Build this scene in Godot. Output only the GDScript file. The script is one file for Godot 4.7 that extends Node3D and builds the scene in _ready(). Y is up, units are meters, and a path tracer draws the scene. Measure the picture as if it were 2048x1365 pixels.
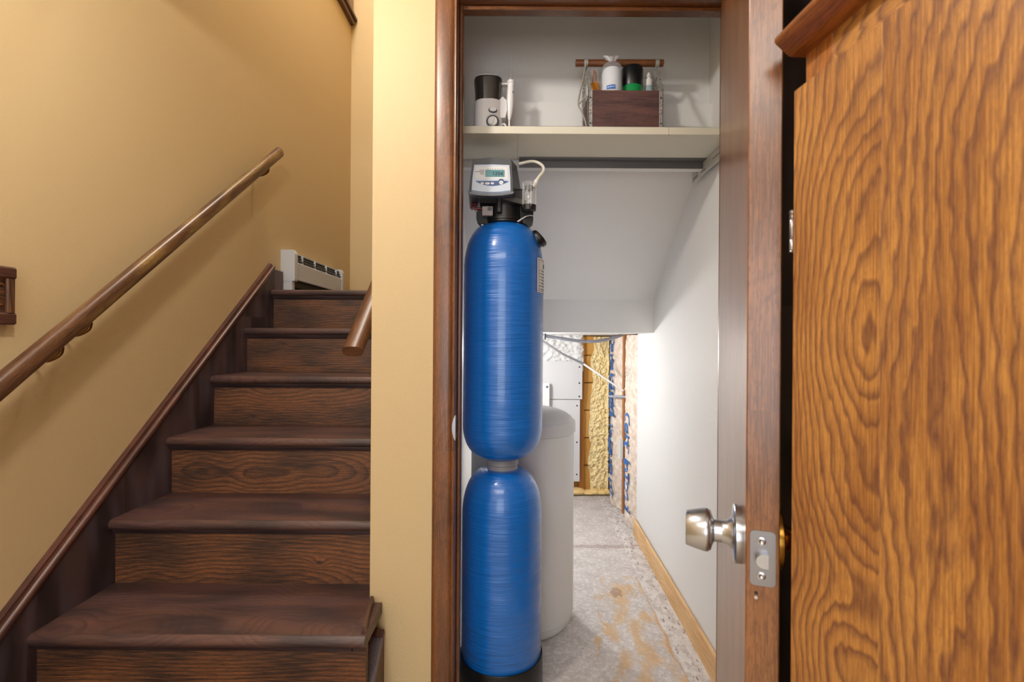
extends Node3D
# World: x right, y up (hall floor 0), depth d away from the camera is -z. E = eye height.
const E := 1.10
var M := {}
var names := {}
var fnl := FastNoiseLite.new()

# ---------------------------------------------------------------- helpers: nodes
func numbered(n: String) -> String:
	if not names.has(n):
		names[n] = 0
		return n
	names[n] += 1
	return "%s_%03d" % [n, names[n]]

func tag(o: Node, label: String, category: String, group := "", kind := "") -> void:
	if label != "": o.set_meta("label", label)
	if category != "": o.set_meta("category", category)
	if group != "": o.set_meta("group", group)
	if kind != "": o.set_meta("kind", kind)

func thing(called: String, label: String, category: String, at := Vector3.ZERO, group := "", kind := "") -> Node3D:
	var o := Node3D.new()
	o.name = numbered(called)
	add_child(o)
	o.position = at
	tag(o, label, category, group, kind)
	return o

func put(called: String, st: SurfaceTool, m: Material, parent: Node, label := "") -> MeshInstance3D:
	var o := MeshInstance3D.new()
	o.name = called
	o.mesh = st.commit()
	o.material_override = m
	o.cast_shadow = GeometryInstance3D.SHADOW_CASTING_SETTING_ON
	parent.add_child(o, true)
	if label != "": o.set_meta("label", label)
	return o

func struct(called: String, st: SurfaceTool, m: Material, label: String, category: String) -> MeshInstance3D:
	var o := put(numbered(called), st, m, self)
	tag(o, label, category, "", "structure")
	return o

func words(text: String, size_m: float, m: Material, parent: Node, xf: Transform3D, called := "lettering", bold := false) -> MeshInstance3D:
	var tm := TextMesh.new()
	var f := SystemFont.new()
	f.font_names = PackedStringArray(["Droid Sans"])
	if bold: f.font_weight = 700
	tm.font = f
	tm.text = text
	tm.font_size = 48
	tm.pixel_size = size_m / 48.0
	tm.depth = 0.0006
	var o := MeshInstance3D.new()
	o.name = called
	o.mesh = tm
	o.material_override = m
	o.transform = xf
	parent.add_child(o, true)
	return o

# ---------------------------------------------------------------- helpers: shapes
func nst() -> SurfaceTool:
	var st := SurfaceTool.new()
	st.begin(Mesh.PRIMITIVE_TRIANGLES)
	return st

func p(x: float, y: float, d: float) -> Vector3:
	return Vector3(x, y, -d)

func tri(st: SurfaceTool, a: Vector3, b: Vector3, c: Vector3, na: Vector3, nb: Vector3, nc: Vector3, ua: Vector2, ub: Vector2, uc: Vector2) -> void:
	var g := (b - a).cross(c - a)
	if g.length_squared() < 1e-18: return
	st.set_normal(na); st.set_uv(ua); st.add_vertex(a)
	if g.dot(na + nb + nc) > 0.0:
		st.set_normal(nc); st.set_uv(uc); st.add_vertex(c)
		st.set_normal(nb); st.set_uv(ub); st.add_vertex(b)
	else:
		st.set_normal(nb); st.set_uv(ub); st.add_vertex(b)
		st.set_normal(nc); st.set_uv(uc); st.add_vertex(c)

# polygon in local xy pushed along local z from 0 to length; uv = (perimeter, length) in metres
func extrude(st: SurfaceTool, pts: Array, xf: Transform3D, length: float, smooth := false, off := Vector2.ZERO, caps := true) -> void:
	var n := pts.size()
	var area := 0.0
	for i in n:
		var a: Vector2 = pts[i]
		var b: Vector2 = pts[(i + 1) % n]
		area += a.x * b.y - b.x * a.y
	var s := 1.0 if area > 0.0 else -1.0
	var en := []
	for i in n:
		var e: Vector2 = (pts[(i + 1) % n] - pts[i]).normalized()
		en.append(Vector2(e.y, -e.x) * s)
	var u := 0.0
	for i in n:
		var a: Vector2 = pts[i]
		var b: Vector2 = pts[(i + 1) % n]
		var e0: Vector2 = en[i]
		var n0 := e0
		var n1 := e0
		if smooth:
			var pe: Vector2 = en[(i + n - 1) % n]
			var ne: Vector2 = en[(i + 1) % n]
			if pe.dot(e0) > 0.6: n0 = (pe + e0).normalized()
			if ne.dot(e0) > 0.6: n1 = (ne + e0).normalized()
		var w := a.distance_to(b)
		var va := xf * Vector3(a.x, a.y, 0); var vb := xf * Vector3(b.x, b.y, 0)
		var vc := xf * Vector3(b.x, b.y, length); var vd := xf * Vector3(a.x, a.y, length)
		var m0 := (xf.basis * Vector3(n0.x, n0.y, 0)).normalized()
		var m1 := (xf.basis * Vector3(n1.x, n1.y, 0)).normalized()
		var ua := Vector2(u, 0) + off; var ub := Vector2(u + w, 0) + off
		var uc := Vector2(u + w, length) + off; var ud := Vector2(u, length) + off
		tri(st, va, vb, vc, m0, m1, m1, ua, ub, uc)
		tri(st, va, vc, vd, m0, m1, m0, ua, uc, ud)
		u += w
	if not caps: return
	var pk := PackedVector2Array(pts)
	var ix := Geometry2D.triangulate_polygon(pk)
	for end in 2:
		var z := length * end
		var nn := (xf.basis * Vector3(0, 0, 1.0 if end == 1 else -1.0)).normalized()
		for t in ix.size() / 3:
			var q := []
			for j in 3: q.append(pk[ix[t * 3 + j]])
			tri(st, xf * Vector3(q[0].x, q[0].y, z), xf * Vector3(q[1].x, q[1].y, z), xf * Vector3(q[2].x, q[2].y, z), nn, nn, nn, q[0] + off, q[1] + off, q[2] + off)

const AX := [Vector3.RIGHT, Vector3.UP, Vector3.BACK]
# box between two corners with bevelled long edges; grain runs along axis ax
func box(st: SurfaceTool, a: Vector3, b: Vector3, ax := 1, bev := 0.0, off := Vector2.ZERO) -> void:
	var lo := Vector3(minf(a.x, b.x), minf(a.y, b.y), minf(a.z, b.z))
	var hi := Vector3(maxf(a.x, b.x), maxf(a.y, b.y), maxf(a.z, b.z))
	var i := (ax + 1) % 3
	var j := (ax + 2) % 3
	var w: float = hi[i] - lo[i]
	var h: float = hi[j] - lo[j]
	var pts := []
	if bev > 0.0:
		var e := minf(bev, minf(w, h) * 0.49)
		pts = [Vector2(e, 0), Vector2(w - e, 0), Vector2(w, e), Vector2(w, h - e), Vector2(w - e, h), Vector2(e, h), Vector2(0, h - e), Vector2(0, e)]
	else:
		pts = [Vector2(0, 0), Vector2(w, 0), Vector2(w, h), Vector2(0, h)]
	extrude(st, pts, Transform3D(Basis(AX[i], AX[j], AX[ax]), lo), hi[ax] - lo[ax], false, off)

# profile of Vector2(radius, height) turned about local y
func lathe(st: SurfaceTool, prof: Array, xf: Transform3D, seg := 40, a0 := 0.0, a1 := TAU, vs := 1.0) -> void:
	var n := prof.size()
	var en := []
	for i in n - 1:
		var e: Vector2 = (prof[i + 1] - prof[i]).normalized()
		en.append(Vector2(e.y, -e.x))
	var v := 0.0
	for i in n - 1:
		var a: Vector2 = prof[i]
		var b: Vector2 = prof[i + 1]
		var n0: Vector2 = en[i]
		var n1: Vector2 = en[i]
		if i > 0 and en[i - 1].dot(en[i]) > 0.75: n0 = (en[i - 1] + en[i]).normalized()
		if i < n - 2 and en[i + 1].dot(en[i]) > 0.75: n1 = (en[i + 1] + en[i]).normalized()
		var w := a.distance_to(b) * vs
		for k in seg:
			var t0 := a0 + (a1 - a0) * k / seg
			var t1 := a0 + (a1 - a0) * (k + 1) / seg
			var d0 := Vector3(cos(t0), 0, sin(t0)); var d1 := Vector3(cos(t1), 0, sin(t1))
			var pa := xf * (d0 * a.x + Vector3.UP * a.y); var pb := xf * (d1 * a.x + Vector3.UP * a.y)
			var pc := xf * (d1 * b.x + Vector3.UP * b.y); var pd := xf * (d0 * b.x + Vector3.UP * b.y)
			var q := xf.basis
			var ma := (q * (d0 * n0.x + Vector3.UP * n0.y)).normalized(); var mb := (q * (d1 * n0.x + Vector3.UP * n0.y)).normalized()
			var mc := (q * (d1 * n1.x + Vector3.UP * n1.y)).normalized(); var md := (q * (d0 * n1.x + Vector3.UP * n1.y)).normalized()
			var u0 := float(k) / seg; var u1 := float(k + 1) / seg
			tri(st, pa, pb, pc, ma, mb, mc, Vector2(u0, v), Vector2(u1, v), Vector2(u1, v + w))
			tri(st, pa, pc, pd, ma, mc, md, Vector2(u0, v), Vector2(u1, v + w), Vector2(u0, v + w))
		v += w

func tube(st: SurfaceTool, path: Array, r: float, seg := 10) -> void:
	var n := path.size()
	var up := Vector3.UP
	var rings := []
	for i in n:
		var t: Vector3 = (path[mini(i + 1, n - 1)] - path[maxi(i - 1, 0)]).normalized()
		if absf(t.dot(up)) > 0.95: up = Vector3.RIGHT
		var s := t.cross(up).normalized()
		var q := s.cross(t).normalized()
		up = q
		var ring := []
		for k in seg:
			var a := TAU * k / seg
			ring.append(s * cos(a) + q * sin(a))
		rings.append(ring)
	for i in n - 1:
		for k in seg:
			var k1 := (k + 1) % seg
			var na: Vector3 = rings[i][k]; var nb: Vector3 = rings[i][k1]; var nc: Vector3 = rings[i + 1][k1]; var nd: Vector3 = rings[i + 1][k]
			var pa: Vector3 = path[i] + na * r; var pb: Vector3 = path[i] + nb * r
			var pc: Vector3 = path[i + 1] + nc * r; var pd: Vector3 = path[i + 1] + nd * r
			tri(st, pa, pb, pc, na, nb, nc, Vector2(k, i), Vector2(k + 1, i), Vector2(k + 1, i + 1))
			tri(st, pa, pc, pd, na, nc, nd, Vector2(k, i), Vector2(k + 1, i + 1), Vector2(k, i + 1))
	for end in 2:
		var i := 0 if end == 0 else n - 1
		var nn: Vector3 = (path[0] - path[1]).normalized() if end == 0 else (path[n - 1] - path[n - 2]).normalized()
		for k in seg:
			tri(st, path[i], path[i] + rings[i][k] * r, path[i] + rings[i][(k + 1) % seg] * r, nn, nn, nn, Vector2.ZERO, Vector2.ZERO, Vector2.ZERO)

func curve(pts: Array, steps := 8) -> Array:
	var out := []
	for i in pts.size() - 1:
		var a: Vector3 = pts[maxi(i - 1, 0)]; var b: Vector3 = pts[i]; var c: Vector3 = pts[i + 1]; var d: Vector3 = pts[mini(i + 2, pts.size() - 1)]
		for s in steps:
			out.append(b.cubic_interpolate(c, a, d, float(s) / steps))
	out.append(pts[-1])
	return out

# surface of a function (u, v in 0..1) -> point, facing roughly towards "face"
func sheet(st: SurfaceTool, nu: int, nv: int, f: Callable, face: Vector3, us := 1.0, vs := 1.0) -> void:
	var g := []
	for i in nu + 1:
		var col := []
		for j in nv + 1: col.append(f.call(float(i) / nu, float(j) / nv))
		g.append(col)
	var nn := []
	for i in nu + 1:
		var col := []
		for j in nv + 1:
			var du: Vector3 = g[mini(i + 1, nu)][j] - g[maxi(i - 1, 0)][j]
			var dv: Vector3 = g[i][mini(j + 1, nv)] - g[i][maxi(j - 1, 0)]
			var q := du.cross(dv).normalized()
			if q.dot(face) < 0.0: q = -q
			col.append(q)
		nn.append(col)
	for i in nu:
		for j in nv:
			var ua := Vector2(us * i / nu, vs * j / nv); var ub := Vector2(us * (i + 1) / nu, vs * j / nv)
			var uc := Vector2(us * (i + 1) / nu, vs * (j + 1) / nv); var ud := Vector2(us * i / nu, vs * (j + 1) / nv)
			tri(st, g[i][j], g[i + 1][j], g[i + 1][j + 1], nn[i][j], nn[i + 1][j], nn[i + 1][j + 1], ua, ub, uc)
			tri(st, g[i][j], g[i + 1][j + 1], g[i][j + 1], nn[i][j], nn[i + 1][j + 1], nn[i][j + 1], ua, uc, ud)

func arc(cx: float, cy: float, r: float, d0: float, d1: float, n: int) -> Array:
	var out := []
	for i in n + 1:
		var a := deg_to_rad(lerpf(d0, d1, float(i) / n))
		out.append(Vector2(cx + cos(a) * r, cy + sin(a) * r))
	return out

# frame for a straight run from a to b; local z along the run, local y close to "up"
func along(a: Vector3, b: Vector3, up := Vector3.UP) -> Transform3D:
	var z := (b - a).normalized()
	var x := up.cross(z).normalized()
	return Transform3D(Basis(x, z.cross(x).normalized(), z), a)

# ---------------------------------------------------------------- helpers: materials
func c8(r: float, g: float, b: float) -> Color:
	return Color(r / 255.0, g / 255.0, b / 255.0)

func mat(c: Color, rough := 0.6, metal := 0.0) -> StandardMaterial3D:
	var m := StandardMaterial3D.new()
	m.albedo_color = c
	m.roughness = rough
	m.metallic = metal
	return m

func bumpy(m: StandardMaterial3D, freq: float, scale: float, amount: float, sd := 1) -> StandardMaterial3D:
	var n := FastNoiseLite.new()
	n.seed = sd
	n.frequency = freq
	n.fractal_octaves = 3
	var t := NoiseTexture2D.new()
	t.width = 256; t.height = 256
	t.seamless = true
	t.noise = n
	t.as_normal_map = true
	t.bump_strength = 4.0
	m.normal_enabled = true
	m.normal_texture = t
	m.normal_scale = amount
	m.uv1_triplanar = true
	m.uv1_world_triplanar = true
	m.uv1_scale = Vector3.ONE * scale
	return m

func n2(x: float, y: float) -> float:
	return fnl.get_noise_2d(x, y)

# wood as a slice through growth rings; texture covers mx by my metres, grain along v
func wood(w: int, h: int, mx: float, my: float, o: Dictionary) -> StandardMaterial3D:
	fnl.noise_type = FastNoiseLite.TYPE_SIMPLEX
	fnl.frequency = 1.0
	fnl.fractal_type = FastNoiseLite.FRACTAL_NONE
	fnl.seed = o.get("seed", 1)
	var c0: Color = o.light; var c1: Color = o.dark; var c2: Color = o.get("line", o.dark)
	var x0: float = o.get("x0", mx * 0.5); var d0: float = o.get("d0", 0.05); var tilt: float = o.get("tilt", 0.05)
	var wav: float = o.get("wave", 0.02); var freq: float = o.get("freq", 90.0); var kl: float = o.get("kl", 0.6)
	var kf: float = o.get("kf", 0.35); var kb: float = o.get("kb", 0.4); var warp: float = o.get("warp", 0.006)
	var kp: float = o.get("kp", 0.3); var sharp: float = o.get("sharp", 2.5); var rough: float = o.get("jag", 0.0)
	var soft: float = o.get("soft", 6.0); var sub: float = o.get("sub", 0.0)
	var hump: float = o.get("hump", 0.0); var yh: float = o.get("yh", 0.0)
	var knots: Array = o.get("knots", [])
	var worn: Color = o.get("worn", c0); var kw: float = o.get("kw", 0.0)
	var data := PackedByteArray()
	data.resize(w * h * 3)
	var at := 0
	for j in h:
		var y := my * j / h
		var dy := d0 + tilt * y + wav * n2(y * 1.7, 31.0) + wav * 0.35 * n2(y * 5.0, 57.0) - hump * (y - yh) * (y - yh)
		var q := dy * dy
		for i in w:
			var x := mx * i / w
			var ddx := x - x0
			var rr := sqrt(ddx * ddx + q) + warp * n2(x * 9.0, y * 2.2) + rough * n2(x * 70.0, y * 22.0)
			var kd := 0.0
			for k in knots:
				var kx: float = x - k[0]; var ky: float = (y - k[1]) * 0.55
				var e: float = exp(-(kx * kx + ky * ky) / (k[2] * k[2]) * 0.5)
				rr += e * k[2] * 1.6
				var e2: float = exp(-(kx * kx + ky * ky) / (k[2] * k[2]) * 6.0)
				kd = maxf(kd, e2)
			var f := rr * freq
			f -= floorf(f)
			var line := pow(f, sharp) * minf((1.0 - f) * soft, 1.0)
			if sub > 0.0:
				var f2 := rr * freq * 4.3
				f2 -= floorf(f2)
				line += sub * f2 * f2 * minf((1.0 - f2) * 4.0, 1.0)
			var fib := n2(x * 420.0, y * 9.0 + 11.0)
			var por := n2(x * 900.0, y * 38.0 + 71.0)
			var blo := n2(x * 7.0 + 3.0, y * 2.6 + 5.0)
			var t := clampf(0.35 + kf * fib + kb * blo, 0.0, 1.0)
			var r := c0.r + (c1.r - c0.r) * t
			var g := c0.g + (c1.g - c0.g) * t
			var b := c0.b + (c1.b - c0.b) * t
			if kw > 0.0:
				var e := clampf(kw * (n2(x * 14.0 + 9.0, y * 3.0 + 2.0) + 0.25), 0.0, 0.85)
				r += (worn.r - r) * e; g += (worn.g - g) * e; b += (worn.b - b) * e
			var l := minf(line * kl + kd * 0.85 + (kp if por > 0.55 else 0.0), 1.0)
			data[at] = int((r + (c2.r - r) * l) * 255.0); data[at + 1] = int((g + (c2.g - g) * l) * 255.0); data[at + 2] = int((b + (c2.b - b) * l) * 255.0)
			at += 3
	var m := StandardMaterial3D.new()
	m.albedo_texture = ImageTexture.create_from_image(Image.create_from_data(w, h, false, Image.FORMAT_RGB8, data))
	m.uv1_scale = Vector3(1.0 / mx, 1.0 / my, 1.0)
	m.roughness = o.get("rough", 0.45)
	if o.has("coat"):
		m.clearcoat_enabled = true
		m.clearcoat = o.coat
		m.clearcoat_roughness = o.get("coat_rough", 0.25)
	return m

func pixels(w: int, h: int, f: Callable) -> ImageTexture:
	var data := PackedByteArray()
	data.resize(w * h * 3)
	var at := 0
	for j in h:
		for i in w:
			var c: Color = f.call(float(i) / w, float(j) / h)
			data[at] = int(clampf(c.r, 0, 1) * 255.0); data[at + 1] = int(clampf(c.g, 0, 1) * 255.0); data[at + 2] = int(clampf(c.b, 0, 1) * 255.0)
			at += 3
	return ImageTexture.create_from_image(Image.create_from_data(w, h, false, Image.FORMAT_RGB8, data))

func glass(c: Color, alpha: float) -> StandardMaterial3D:
	var m := mat(Color(c.r, c.g, c.b, alpha), 0.05)
	m.transparency = BaseMaterial3D.TRANSPARENCY_ALPHA
	return m

# ---------------------------------------------------------------- main
func _ready() -> void:
	camera_and_light()
	make_materials()
	shell()
	staircase()
	closet_opening()
	closet_door()
	cabinet()
	softener()
	brine_tank()
	shelf_and_things()
	back_of_closet()
	stair_things()

func camera_and_light() -> void:
	var cam := Camera3D.new()
	cam.name = "camera"
	cam.fov = rad_to_deg(2.0 * atan(682.5 / 1000.0))
	cam.position = Vector3(0, E, 0)
	cam.rotation_degrees = Vector3(0, 0, 0.38)
	cam.near = 0.02
	var lens := CameraAttributesPhysical.new()
	lens.frustum_focal_length = 12.0 / 0.6825
	lens.frustum_focus_distance = 2.0
	lens.frustum_near = 0.02
	lens.frustum_far = 50.0
	lens.exposure_aperture = 7.0
	cam.attributes = lens
	add_child(cam)
	cam.current = true
	var env := Environment.new()
	env.background_mode = Environment.BG_COLOR
	env.background_color = Color(0, 0, 0)
	env.ambient_light_source = Environment.AMBIENT_SOURCE_DISABLED
	env.tonemap_mode = Environment.TONE_MAPPER_LINEAR
	env.tonemap_exposure = 1.0
	env.sdfgi_enabled = true
	env.ssao_enabled = true
	env.ssil_enabled = true
	var we := WorldEnvironment.new()
	we.name = "world_environment"
	we.environment = env
	add_child(we)
	# flush globe on the low hall ceiling, just before the closet
	globe_light("ceiling_light", "round white glass globe light on the low hall ceiling", Vector3(-0.56, E + 1.02, -0.70), 0.055, Color(1.0, 0.965, 0.92), 0.68)
	# wide unseen fill panel, added to even out the hall light
	added_fill_panel("added_fill_panel", "wide added fill panel on the hall ceiling behind the viewer", Vector3(-0.35, E + 1.095, 0.75), Vector2(1.2, 0.8), Color(1.0, 0.98, 0.95), 2.4)
	rear_window()
	# bare bulb under the landing, at the back of the closet
	globe_light("light_bulb", "bare white bulb under the landing at the back of the closet", Vector3(-0.10, E - 0.045, -2.80), 0.03, Color(1.0, 0.99, 0.975), 0.42)
	# unseen fill panel added to brighten the upper stairwell
	added_fill_panel("stairwell_fill", "square added fill panel high above the stair landing", Vector3(-0.8, E + 3.55, -2.3), Vector2(0.5, 0.5), Color(1.0, 0.97, 0.92), 5.5)

# daylight from the glazed door behind the viewer
func rear_window() -> void:
	var t := thing("window_1", "bright tall window in the hall wall behind the viewer", "window", Vector3(-0.3, 0.35, 2.19), "", "structure")
	var st := nst()
	for q in [[-0.74, 0.0, -0.68, 1.56], [0.68, 0.0, 0.74, 1.56], [-0.68, 0.0, 0.68, 0.06], [-0.68, 1.50, 0.68, 1.56], [-0.02, 0.06, 0.02, 1.50]]:
		st = nst()
		box(st, Vector3(q[0], q[1], -0.03), Vector3(q[2], q[3], 0.0), 1, 0.003)
		put("window_frame", st, mat(Color(0.85, 0.84, 0.82), 0.4), t)
	st = nst()
	box(st, Vector3(-0.68, 0.06, -0.014), Vector3(0.68, 1.50, -0.008), 1)
	var m := mat(Color(0.9, 0.9, 0.9), 0.3)
	m.emission_enabled = true
	m.emission = Color(0.93, 0.96, 1.0)
	m.emission_energy_multiplier = 0.7
	put("window_pane", st, m, t)
	var l := AreaLight3D.new()
	l.name = "glow"
	l.area_size = Vector2(1.36, 1.44)
	l.light_color = Color(0.94, 0.97, 1.0)
	l.light_energy = 2.1
	l.area_range = 14.0
	l.shadow_enabled = true
	l.position = Vector3(0, 0.78, -0.04)
	t.add_child(l)

func globe_light(called: String, label: String, at: Vector3, r: float, c: Color, energy: float) -> void:
	var t := thing(called, label, "lamp", at)
	var st := nst()
	lathe(st, [Vector2(r * 0.55, r * 1.35), Vector2(r * 0.62, r * 0.8), Vector2(r * 0.55, r * 0.78)], Transform3D.IDENTITY, 24)
	put("socket", st, mat(Color(0.9, 0.9, 0.9), 0.4), t)
	var gs := nst()
	var prof := []
	for i in 17:
		var a := -PI / 2 + PI * i / 16.0
		prof.append(Vector2(maxf(cos(a) * r, 0.0), sin(a) * r))
	lathe(gs, prof, Transform3D.IDENTITY, 28)
	var m := mat(Color(0.95, 0.95, 0.95), 0.3)
	m.emission_enabled = true
	m.emission = c
	m.emission_energy_multiplier = 3.0
	put("bulb", gs, m, t)
	var l := OmniLight3D.new()
	l.name = "glow"
	l.light_color = c
	l.light_energy = energy
	l.light_size = r * 0.9
	l.omni_range = 12.0
	l.omni_attenuation = 2.0
	l.shadow_enabled = true
	t.add_child(l)

func added_fill_panel(called: String, label: String, at: Vector3, size: Vector2, c: Color, energy: float) -> void:
	var t := thing(called, label, "lamp", at)
	var st := nst()
	box(st, Vector3(-size.x / 2 - 0.02, -0.005, -size.y / 2 - 0.02), Vector3(size.x / 2 + 0.02, 0.01, size.y / 2 + 0.02), 0)
	put("frame", st, mat(Color(0.9, 0.9, 0.9), 0.4), t)
	var gs := nst()
	box(gs, Vector3(-size.x / 2, -0.012, -size.y / 2), Vector3(size.x / 2, -0.006, size.y / 2), 0)
	var m := mat(Color(0.95, 0.95, 0.95), 0.4)
	m.emission_enabled = true
	m.emission = c
	m.emission_energy_multiplier = 1.5
	put("diffuser", gs, m, t)
	var l := AreaLight3D.new()
	l.name = "glow"
	l.area_size = size
	l.light_color = c
	l.light_energy = energy
	l.area_range = 12.0
	l.shadow_enabled = true
	l.position = Vector3(0, -0.02, 0)
	l.rotation_degrees = Vector3(-90, 0, 0)
	t.add_child(l)

func make_materials() -> void:
	M.beige = bumpy(mat(c8(197, 174, 132), 0.6), 0.05, 9.0, 0.15, 3)
	M.white = bumpy(mat(c8(226, 226, 226), 0.6), 0.05, 8.0, 0.12, 5)
	M.cream = mat(c8(214, 211, 196), 0.5)
	M.ceiling = mat(c8(225, 222, 214), 0.8)
	M.black = mat(c8(16, 16, 18), 0.38)
	M.black_matt = mat(c8(22, 22, 24), 0.6)
	M.steel = mat(c8(150, 150, 156), 0.32, 1.0)
	M.satin = mat(c8(190, 192, 198), 0.27, 1.0)
	M.brass = mat(c8(190, 140, 60), 0.25, 1.0)
	M.plastic = mat(c8(226, 226, 226), 0.35)
	M.heater = mat(c8(190, 194, 200), 0.4)
	# stairs
	M.tread = wood(400, 800, 0.35, 0.9, {"seed": 4, "light": c8(84, 58, 54), "dark": c8(46, 34, 35), "line": c8(38, 25, 23), "worn": c8(112, 72, 52), "kw": 0.35, "freq": 75.0, "kl": 0.45, "d0": 0.08, "tilt": 0.03, "wave": 0.05, "x0": 0.12, "kb": 0.5, "kp": 0.2, "rough": 0.42})
	M.riser = wood(480, 900, 0.4, 0.9, {"seed": 9, "light": c8(128, 80, 46), "dark": c8(50, 33, 25), "line": c8(34, 23, 19), "freq": 100.0, "kl": 0.75, "d0": 0.05, "tilt": 0.02, "wave": 0.022, "warp": 0.004, "x0": 0.17, "kb": 0.4, "kf": 0.5, "kp": 0.25, "rough": 0.5, "jag": 0.0004, "knots": [[0.09, 0.62, 0.010], [0.30, 0.25, 0.009], [0.25, 0.78, 0.008]]})
	M.skirt = wood(256, 1024, 0.3, 1.2, {"seed": 12, "light": c8(74, 56, 56), "dark": c8(38, 29, 31), "freq": 60.0, "kl": 0.05, "kf": 0.08, "kb": 0.6, "kp": 0.0, "rough": 0.4, "worn": c8(84, 76, 86), "kw": 0.5})
	M.cap = wood(128, 1024, 0.12, 1.2, {"seed": 15, "light": c8(98, 60, 48), "dark": c8(52, 32, 28), "freq": 70.0, "kl": 0.4, "rough": 0.35})
	# casing, door
	M.casing = wood(256, 1024, 0.16, 0.8, {"seed": 21, "light": c8(128, 78, 38), "dark": c8(84, 48, 22), "line": c8(62, 34, 16), "freq": 130.0, "kl": 0.35, "d0": 0.2, "tilt": 0.0, "wave": 0.02, "kf": 0.5, "kp": 0.35, "rough": 0.38, "coat": 0.4, "coat_rough": 0.3})
	M.door = wood(384, 640, 0.5, 1.0, {"seed": 25, "light": c8(142, 92, 50), "dark": c8(102, 62, 30), "line": c8(80, 46, 26), "freq": 110.0, "kl": 0.3, "d0": 0.4, "tilt": 0.0, "wave": 0.02, "kf": 0.6, "kp": 0.3, "rough": 0.33, "coat": 0.5, "coat_rough": 0.25})
	M.rail = wood(128, 1024, 0.2, 2.2, {"seed": 31, "light": c8(106, 72, 48), "dark": c8(64, 42, 30), "freq": 90.0, "kl": 0.4, "kf": 0.5, "rough": 0.35, "worn": c8(140, 112, 62), "kw": 0.9})
	M.rail_dark = wood(128, 512, 0.2, 0.8, {"seed": 33, "light": c8(112, 72, 44), "dark": c8(70, 43, 27), "freq": 90.0, "kl": 0.4, "kf": 0.5, "rough": 0.38})
	# cabinet
	M.oak_a = wood(256, 1200, 0.16, 1.4, {"seed": 41, "light": c8(192, 138, 72), "dark": c8(146, 94, 46), "line": c8(84, 50, 42), "freq": 105.0, "kl": 1.0, "d0": 0.045, "tilt": 0.0, "wave": 0.045, "x0": 0.115, "warp": 0.005, "kf": 0.5, "kb": 0.35, "kp": 0.2, "sharp": 3.0, "soft": 5.0, "sub": 0.1, "jag": 0.0012, "rough": 0.42})
	M.oak_b = wood(448, 1200, 0.30, 1.4, {"seed": 47, "light": c8(194, 140, 72), "dark": c8(148, 96, 46), "line": c8(82, 48, 44), "freq": 56.0, "kl": 1.0, "d0": 0.06, "tilt": 0.0, "wave": 0.085, "x0": 0.215, "warp": 0.016, "kf": 0.5, "kb": 0.35, "kp": 0.2, "sharp": 3.0, "soft": 5.0, "sub": 0.15, "jag": 0.003, "rough": 0.42})
	M.oak_rail = wood(256, 768, 0.2, 0.9, {"seed": 49, "light": c8(190, 122, 54), "dark": c8(136, 80, 34), "line": c8(92, 54, 34), "freq": 80.0, "kl": 0.7, "d0": 0.05, "tilt": 0.05, "rough": 0.4, "jag": 0.002})
	M.oak_crown = wood(128, 768, 0.12, 0.9, {"seed": 53, "light": c8(160, 92, 42), "dark": c8(110, 60, 26), "line": c8(84, 44, 22), "freq": 100.0, "kl": 0.4, "rough": 0.32, "coat": 0.4})
	M.pine = wood(128, 1024, 0.15, 1.5, {"seed": 61, "light": c8(226, 190, 142), "dark": c8(200, 158, 108), "line": c8(170, 122, 78), "freq": 70.0, "kl": 0.4, "kp": 0.12, "rough": 0.7, "jag": 0.001})
	M.tote = wood(256, 512, 0.15, 0.3, {"seed": 66, "light": c8(98, 68, 64), "dark": c8(62, 42, 42), "line": c8(48, 32, 34), "worn": c8(128, 88, 80), "kw": 0.4, "freq": 120.0, "kl": 0.5, "d0": 0.15, "tilt": 0.0, "wave": 0.006, "warp": 0.002, "kf": 0.7, "rough": 0.7})

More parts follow.
